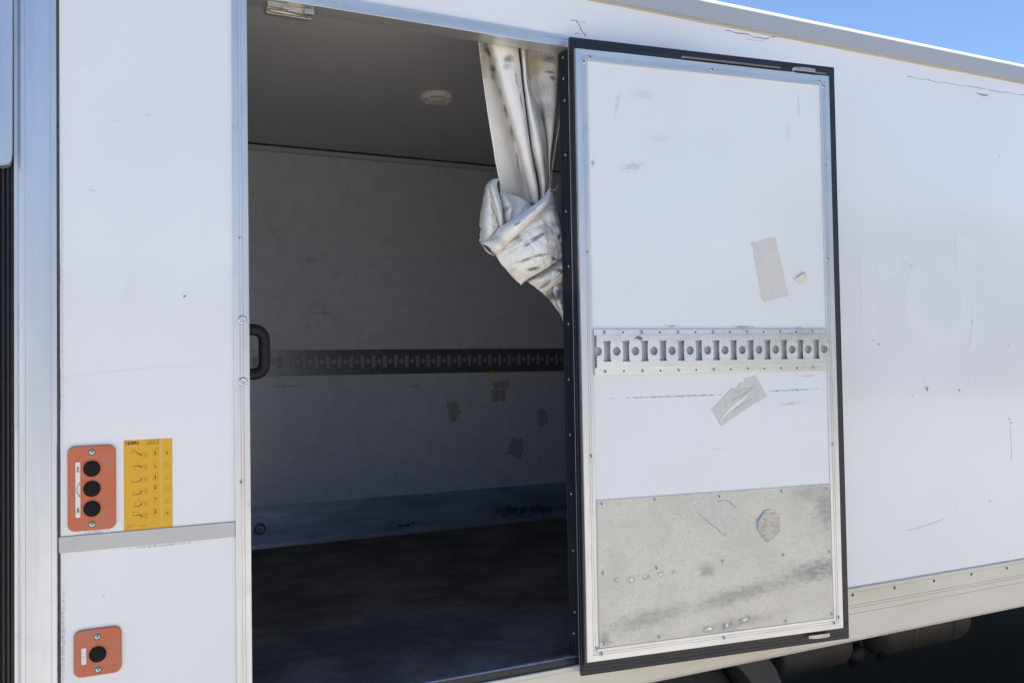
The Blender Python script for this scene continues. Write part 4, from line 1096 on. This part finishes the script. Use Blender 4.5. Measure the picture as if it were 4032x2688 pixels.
MB().ngon([(0.3020, 0.1880), (0.3055, 0.1900), (0.3085, 0.1880), (0.3080, 0.1840), (0.3040, 0.1826), (0.3012, 0.1838)], -0.0008, 0.0).build('paint_chip', MAT['chip'], side, 'grey paint chip in the middle of the rear panel')
for x, z, s in ((0.3380, 0.131, 0.001), (0.3830, 0.144, 0.0011), (2.822, 0.361, 0.003), (2.850, 0.352, 0.003), (2.645, 0.075, 0.004), (2.672, 0.062, 0.005), (3.165, 0.061, 0.004), (3.39, 0.055, 0.004), (3.37, 0.80, 0.004), (2.917, -0.105, 0.010), (3.094, -0.115, 0.006), (3.38, -0.235, 0.006), (3.392, -0.25, 0.005), (2.84, -0.127, 0.003), (2.50, 0.60, 0.003), (3.05, -0.56, 0.003), (3.25, -0.545, 0.005)):
    MB().ngon([(x + s * random.uniform(0.5, 1.1) * math.cos(a), z + s * random.uniform(0.5, 1.1) * math.sin(a)) for a in [2 * math.pi * k / 7 for k in range(7)]], -0.0005, 0.0).build('paint_chip', MAT['chip'], side)
crack([(3.385, -0.26), (3.388, -0.33), (3.385, -0.40)], 0.0012, 'pale_crack')
crack([(2.78, -0.615), (2.84, -0.612), (2.90, -0.604), (2.99, -0.590)], 0.0010, 'pale_crack', 6, 0.0012)
crack([(2.548, 0.330), (2.60, 0.332), (2.65, 0.334), (2.72, 0.333)], 0.0012, 'ghost_edge', 6, 0.0004)
crack([(0.046, 0.0), (0.09, 0.0), (0.16, 0.006), (0.24, 0.014), (0.34, 0.014)], 0.0006, 'ghost_edge', 6, 0.0005)
crack([(0.118, -0.5165), (0.124, -0.511)], 0.0011, 'chip', 3, 0.0002)
# ghost letters where old lettering shielded the paint
def ell(cx, cz, rx, rz, n=44): return circle(cx, cz, rx, n, rz)
GY = -0.00045
gl = [('o', [ell(2.452, 0.221, 0.099, 0.176), ell(2.452, 0.221, 0.046, 0.095)]),
      ('r', [[(2.592, 0.050), (2.662, 0.050), (2.662, 0.235), (2.676, 0.272), (2.712, 0.300), (2.750, 0.307), (2.7965, 0.306), (2.7975, 0.388), (2.752, 0.386), (2.712, 0.374), (2.680, 0.350), (2.658, 0.322), (2.658, 0.384), (2.592, 0.384)]]),
      ('d', [ell(3.000, 0.215, 0.190, 0.178), ell(3.008, 0.217, 0.110, 0.097)]),
      ('d', [[(3.098, 0.320), (3.098, 0.482), (3.205, 0.482), (3.205, 0.040), (3.150, 0.040), (3.178, 0.120), (3.186, 0.240), (3.150, 0.330)]])]
for nm, loops in gl:
    link('ghost_letter', curve_mesh('ghost_letter', loops, 0.0003, [MAT['ghost']], GY - 0.0004 * (nm == 'd' and len(loops) == 1)), side, 'pale ghost of the letter ' + nm)
for cx_ in (2.86, 2.955, 3.10):
    pts = [(cx_ + 0.050 * math.cos(math.radians(a)), -0.080 + 0.036 * math.sin(math.radians(a))) for a in range(-70, 75, 10)]
    MB().ribbon(pts, 0.0009, -0.0005, 0.0).build('ghost_outline', MAT['ghost_edge'], side)

# marks on the inner wall
q = MB()
for k, (a, b) in enumerate(((0.0, 0.10), (0.0, 0.035), (0.045, 0.10), (0.0, 0.08), (0.0, 0.03), (0.062, 0.10))):
    z = 0.350 - 0.0075 * k
    q.box(1.1994 + a, 1.1994 + b, 2.2492, 2.25, z - 0.0012, z + 0.0012)
q.box(1.201, 1.230, 2.2492, 2.25, 0.2880, 0.2945)
q.box(1.236, 1.244, 2.2492, 2.25, 0.2880, 0.2945)
q.box(1.256, 1.300, 2.2492, 2.25, 0.2880, 0.2945)
q.build('label_print', MAT['inner_ink'], bw, 'faint printed label on the inner wall')
for (x, z, a, b, rot) in ((1.9721, -0.215, 0.035, 0.040, 10), (1.975, -0.262, 0.018, 0.030, -8), (2.2650, -0.095, 0.050, 0.022, 5), (2.2480, -0.155, 0.046, 0.030, -6), (2.525, -0.285, 0.028, 0.048, 12), (2.3522, -0.445, 0.045, 0.050, -14)):
    c = Vector((x, z))
    pl = []
    for sx2, sz2 in ((-1, -1), (1, -1), (1, 1), (-1, 1)):
        v = Vector((sx2 * a, sz2 * b))
        v.rotate(Matrix.Rotation(math.radians(rot), 2))
        pl.append(tuple(c + v))
    ry_ = 2.2493 - 0.0003 * (x % 0.01 > 0.004) - 0.0002 * (z < -0.15)
    MB().ngon(jag(pl, 0.009, 6), ry_, 2.25).build('tape_residue', MAT['residue'], bw)
MB().ngon(jag([(2.180, -0.018), (2.215, -0.016), (2.222, -0.034), (2.190, -0.036)], 0.003, 3), 2.2440, 2.25).build('tape_residue', MAT['yellow'], bw)
crack([(1.33, 0.515), (1.345, 0.52), (1.36, 0.535)], 0.006, 'crack', 4, 0.004)

# ------------------------------------------------------------------ under the box
part('chassis_beam', MB().box(0.05, XF + 1.2, 0.62, 0.70, -1.16, -0.94), MAT['underbody'])
part('chassis_beam', MB().box(0.05, XF + 1.2, 1.58, 1.66, -1.16, -0.94), MAT['underbody'])
x = 0.4
while x < XF:
    part('cross_member', MB().box(x, x + 0.06, 0.06, 2.24, -0.969, -0.931), MAT['underbody'])
    x += 0.42
part('underfloor', MB().box(-0.05, XF, 0.051, 2.249, -0.9305, -0.9302), MAT['underbody'])
part('added_light_block', MB().box(0.2, XF + 1.5, 2.22, 2.26, -1.66, -0.93), MAT['underbody'])  # unseen far-side panel added to block sunlight reaching under the box
part('bulkhead', MB().box(XF - 0.4, XF - 0.36, 0.3, 2.2, -1.6, -0.93), MAT['underbody'])
tk = MB()
tk.lathe((3.12, 0.46, -1.125), (1, 0, 0), [(1e-3, -0.05), (0.05, -0.045), (0.095, -0.02), (0.108, 0.0), (0.110, 0.02), (0.110, 0.45), (0.104, 0.475), (0.06, 0.50), (1e-3, 0.51)], 28)
tk.lathe((3.23, 0.46, -1.125), (1, 0, 0), [(0.112, 0), (0.113, 0.002), (0.113, 0.018), (0.112, 0.02)], 28)
tk.lathe((3.48, 0.46, -1.125), (1, 0, 0), [(0.112, 0), (0.113, 0.002), (0.113, 0.018), (0.112, 0.02)], 28)
tank = part('air_tank', tk, MAT['tank'], 'dusty cylindrical air tank under the bottom rail')
q = MB().box(3.70, 3.715, 0.42, 0.60, -1.10, -0.94)
q.tube([(3.72, 0.40, -1.0), (3.73, 0.38, -1.06), (3.735, 0.38, -1.10)], 0.008, 8)
part('tank_bracket', q, MAT['underbody'])
tk = MB()
tk.lathe((2.56, 0.46, -1.150), (1, 0, 0), [(1e-3, -0.03), (0.07, -0.02), (0.085, 0.0), (0.085, 0.34), (0.07, 0.36), (1e-3, 0.37)], 24)
part('air_tank', tk, MAT['tank'], 'smaller dusty tank beside the rear mudguard')
hs = MB()
hs.tube([(2.66, 0.47, -1.05), (2.74, 0.43, -1.09), (2.84, 0.42, -1.10), (2.93, 0.45, -1.12), (2.97, 0.48, -1.17), (2.95, 0.47, -1.22), (2.99, 0.45, -1.24)], 0.018, 10)
hs.tube([(2.95, 0.5, -1.0), (3.0, 0.44, -1.10), (3.02, 0.44, -1.20), (2.97, 0.45, -1.26)], 0.012, 8)
hs.lathe((2.97, 0.44, -1.20), (0, -1, 0), [(0.04, 0), (0.04, 0.03), (0.02, 0.04), (1e-3, 0.04)], 14)
hs.tube([(3.10, 0.42, -1.02), (3.12, 0.40, -1.10), (3.13, 0.40, -1.19), (3.09, 0.42, -1.24)], 0.014, 8)
part('air_hose', hs, MAT['black'], 'black hoses between the two tanks')
for (y_, z_) in ((0.34, -1.00), (0.36, -1.03), (0.58, -1.02), (0.74, -1.00)):
    q = MB()
    q.tube([(2.3 + 0.12 * k, y_ + random.uniform(-0.012, 0.012), z_ + 0.022 * math.sin(k * 1.3 + y_ * 30) - 0.01 * (k % 3)) for k in range(32)], 0.008, 6)
    part('cable', q, MAT['black'])
for x_ in (2.52, 2.99, 3.08, 3.30, 3.56, 3.80, 4.1):
    q = MB().box(x_, x_ + 0.035, 0.30, 0.62, -1.03, -0.97)
    q.box(x_, x_ + 0.035, 0.30, 0.312, -1.06 - 0.05 * random.random(), -0.97)
    part('bracket', q, MAT['underbody'], bevel=0.004)
# rear wheel and mudguard
WX, WZ = 1.90, -1.36
mg = MB()
n = 20
ro, ri = 0.50, 0.40
vv, ff = [], []
for k in range(n + 1):
    a = math.radians(-5 + 190 * k / n)
    for (r_, y_) in ((ri, 0.20), (ri + 0.02, 0.55), (ri, 0.55)):
        vv.append((WX + r_ * math.cos(a), y_, WZ + r_ * math.sin(a)))
mg.ngon([(WX + ri * math.cos(math.radians(a)), WZ + ri * math.sin(math.radians(a))) for a in range(0, 181, 9)] + [(WX - 0.52, WZ), (WX - 0.46, WZ + 0.20), (WX - 0.34, WZ + 0.40), (WX + 0.34, WZ + 0.40), (WX + 0.44, WZ + 0.26), (WX + 0.56, WZ)], 0.20, 0.225)
for k in range(20):
    a0, a1 = math.radians(180 * k / 20), math.radians(180 * (k + 1) / 20)
    q4 = []
    for r_ in (ri, ri + 0.012):
        for a in (a0, a1):
            q4.append((WX + r_ * math.cos(a), WZ + r_ * math.sin(a)))
    mg.ngon([q4[0], q4[1], q4[3], q4[2]], 0.226, 0.58)
part('mudguard', mg, MAT['mudguard'], 'grey plastic mudguard over the rear wheel')
ty = MB()
ty.lathe((WX, 0.26, WZ), (0, 1, 0), [(0.20, 0.02), (0.24, 0.0), (0.34, 0.0), (0.37, 0.03), (0.385, 0.06), (0.385, 0.20), (0.37, 0.23), (0.34, 0.26), (0.2, 0.25)], 40)
wheel = part('wheel', ty, MAT['tyre'], 'rear wheel mostly hidden by the mudguard')
rm = MB().lathe((WX, 0.27, WZ), (0, 1, 0), [(0.21, 0.0), (0.20, 0.03), (0.17, 0.05), (0.10, 0.02), (0.08, -0.01), (1e-3, -0.01)], 30)
rm.build('rim', MAT['tank'], wheel)
for wx, wy in ((1.90, 1.78), (6.9, 0.30), (6.9, 1.78)):
    o = link('wheel', wheel.data, TRUCK)
    o.location = (wx - WX, wy - 0.26, H)

# ------------------------------------------------------------------ knotted curtain in the doorway
CB = Vector((1.33, 0.10, H + 0.09))
CURT = thing('curtain', 'dirty white tarpaulin curtain tied in a knot at the doorway', 'curtain', CB)
CLOC = tuple(Vector((0, 0, H)) - CB)
def cr_spline(P, sub_):
    """Catmull-Rom through points; returns sub_ samples per span"""
    P = [Vector(p) for p in P]
    o = []
    n = len(P)
    for i in range(n - 1):
        p0, p1, p2, p3 = P[max(i - 1, 0)], P[i], P[i + 1], P[min(i + 2, n - 1)]
        for k in range(sub_):
            t = k / sub_
            o.append(0.5 * ((2 * p1) + (p2 - p0) * t + (2 * p0 - 5 * p1 + 4 * p2 - p3) * t * t + (3 * p1 - p0 - 3 * p2 + p3) * t ** 3))
    o.append(P[-1])
    return o
def resample(P, n):
    L = [0.0]
    for i in range(1, len(P)):
        L.append(L[-1] + (P[i] - P[i - 1]).length)
    o = []
    j = 0
    for k in range(n):
        s = L[-1] * k / (n - 1)
        while j < len(P) - 2 and L[j + 1] < s:
            j += 1
        t = (s - L[j]) / max(L[j + 1] - L[j], 1e-9)
        o.append(P[j].lerp(P[j + 1], max(0, min(1, t))))
    return o
def cloth(name, grid, label=None, amp=0.002, scale=24.0, thick=0.0022, crease=0.0):
    nr, nc = len(grid), len(grid[0])
    mb_ = MB()
    v = []
    for r in grid:
        for p in r:
            n1 = noise.noise(Vector((p.x * scale, p.z * scale * 0.5, 3.1))) + 0.5 * noise.noise(Vector((p.x * scale * 2.3, p.z * scale * 1.6, 7.7)))
            if crease:
                a_, b_ = p.x * 0.83 + p.z * 0.56, p.z * 0.83 - p.x * 0.56
                rdg = 1 - abs(noise.noise(Vector((a_ * 14, b_ * 52, 1.7)))) * 3.0
                rd2 = 1 - abs(noise.noise(Vector((a_ * 52, b_ * 36, 4.2)))) * 3.0
                n1 += crease * (max(0, rdg) ** 2 + 0.7 * max(0, rd2) ** 2)
            v.append((p.x, p.y + amp * n1, p.z))
    f = [(i * nc + j, i * nc + j + 1, (i + 1) * nc + j + 1, (i + 1) * nc + j) for i in range(nr - 1) for j in range(nc - 1)]
    mb_.add(v, f, 0, True)
    o = mb_.build(name, MAT['curtain'], CURT, label, CLOC)
    s_ = o.modifiers.new('solid', 'SOLIDIFY')
    s_.thickness = thick
    s_.offset = 0
    return o
cols = [resample(cr_spline(c, 8), 64) for c in DRAPE]
grid = [cr_spline([c[i] for c in cols], 7) for i in range(64)]
cloth('drape', grid, 'gathered upper part of the curtain', 0.0022, 20)
def patch(rows, sr=8, sc=8):
    R1 = [cr_spline(r, sc) for r in rows]
    C1 = [cr_spline([r[j] for r in R1], sr) for j in range(len(R1[0]))]
    return [[C1[j][i] for j in range(len(C1))] for i in range(len(C1[0]))]
for nm, lab, amp in (('body', 'main wrap of the knot', 0.005), ('band', 'rolled band slung diagonally over the knot', 0.0030), ('flap', 'loose flap at the side of the knot', 0.005), ('fold', None, 0.003), ('inner', None, 0.004), ('wrap', None, 0.005), ('tail', 'twisted tail running behind the door edge', 0.004), ('lip', None, 0.002)):
    cloth('knot_' + nm, patch(KNOT[nm], 14, 12), lab, amp, 26, 0.0022, 0.85 if amp > 0.0035 else 0.5)
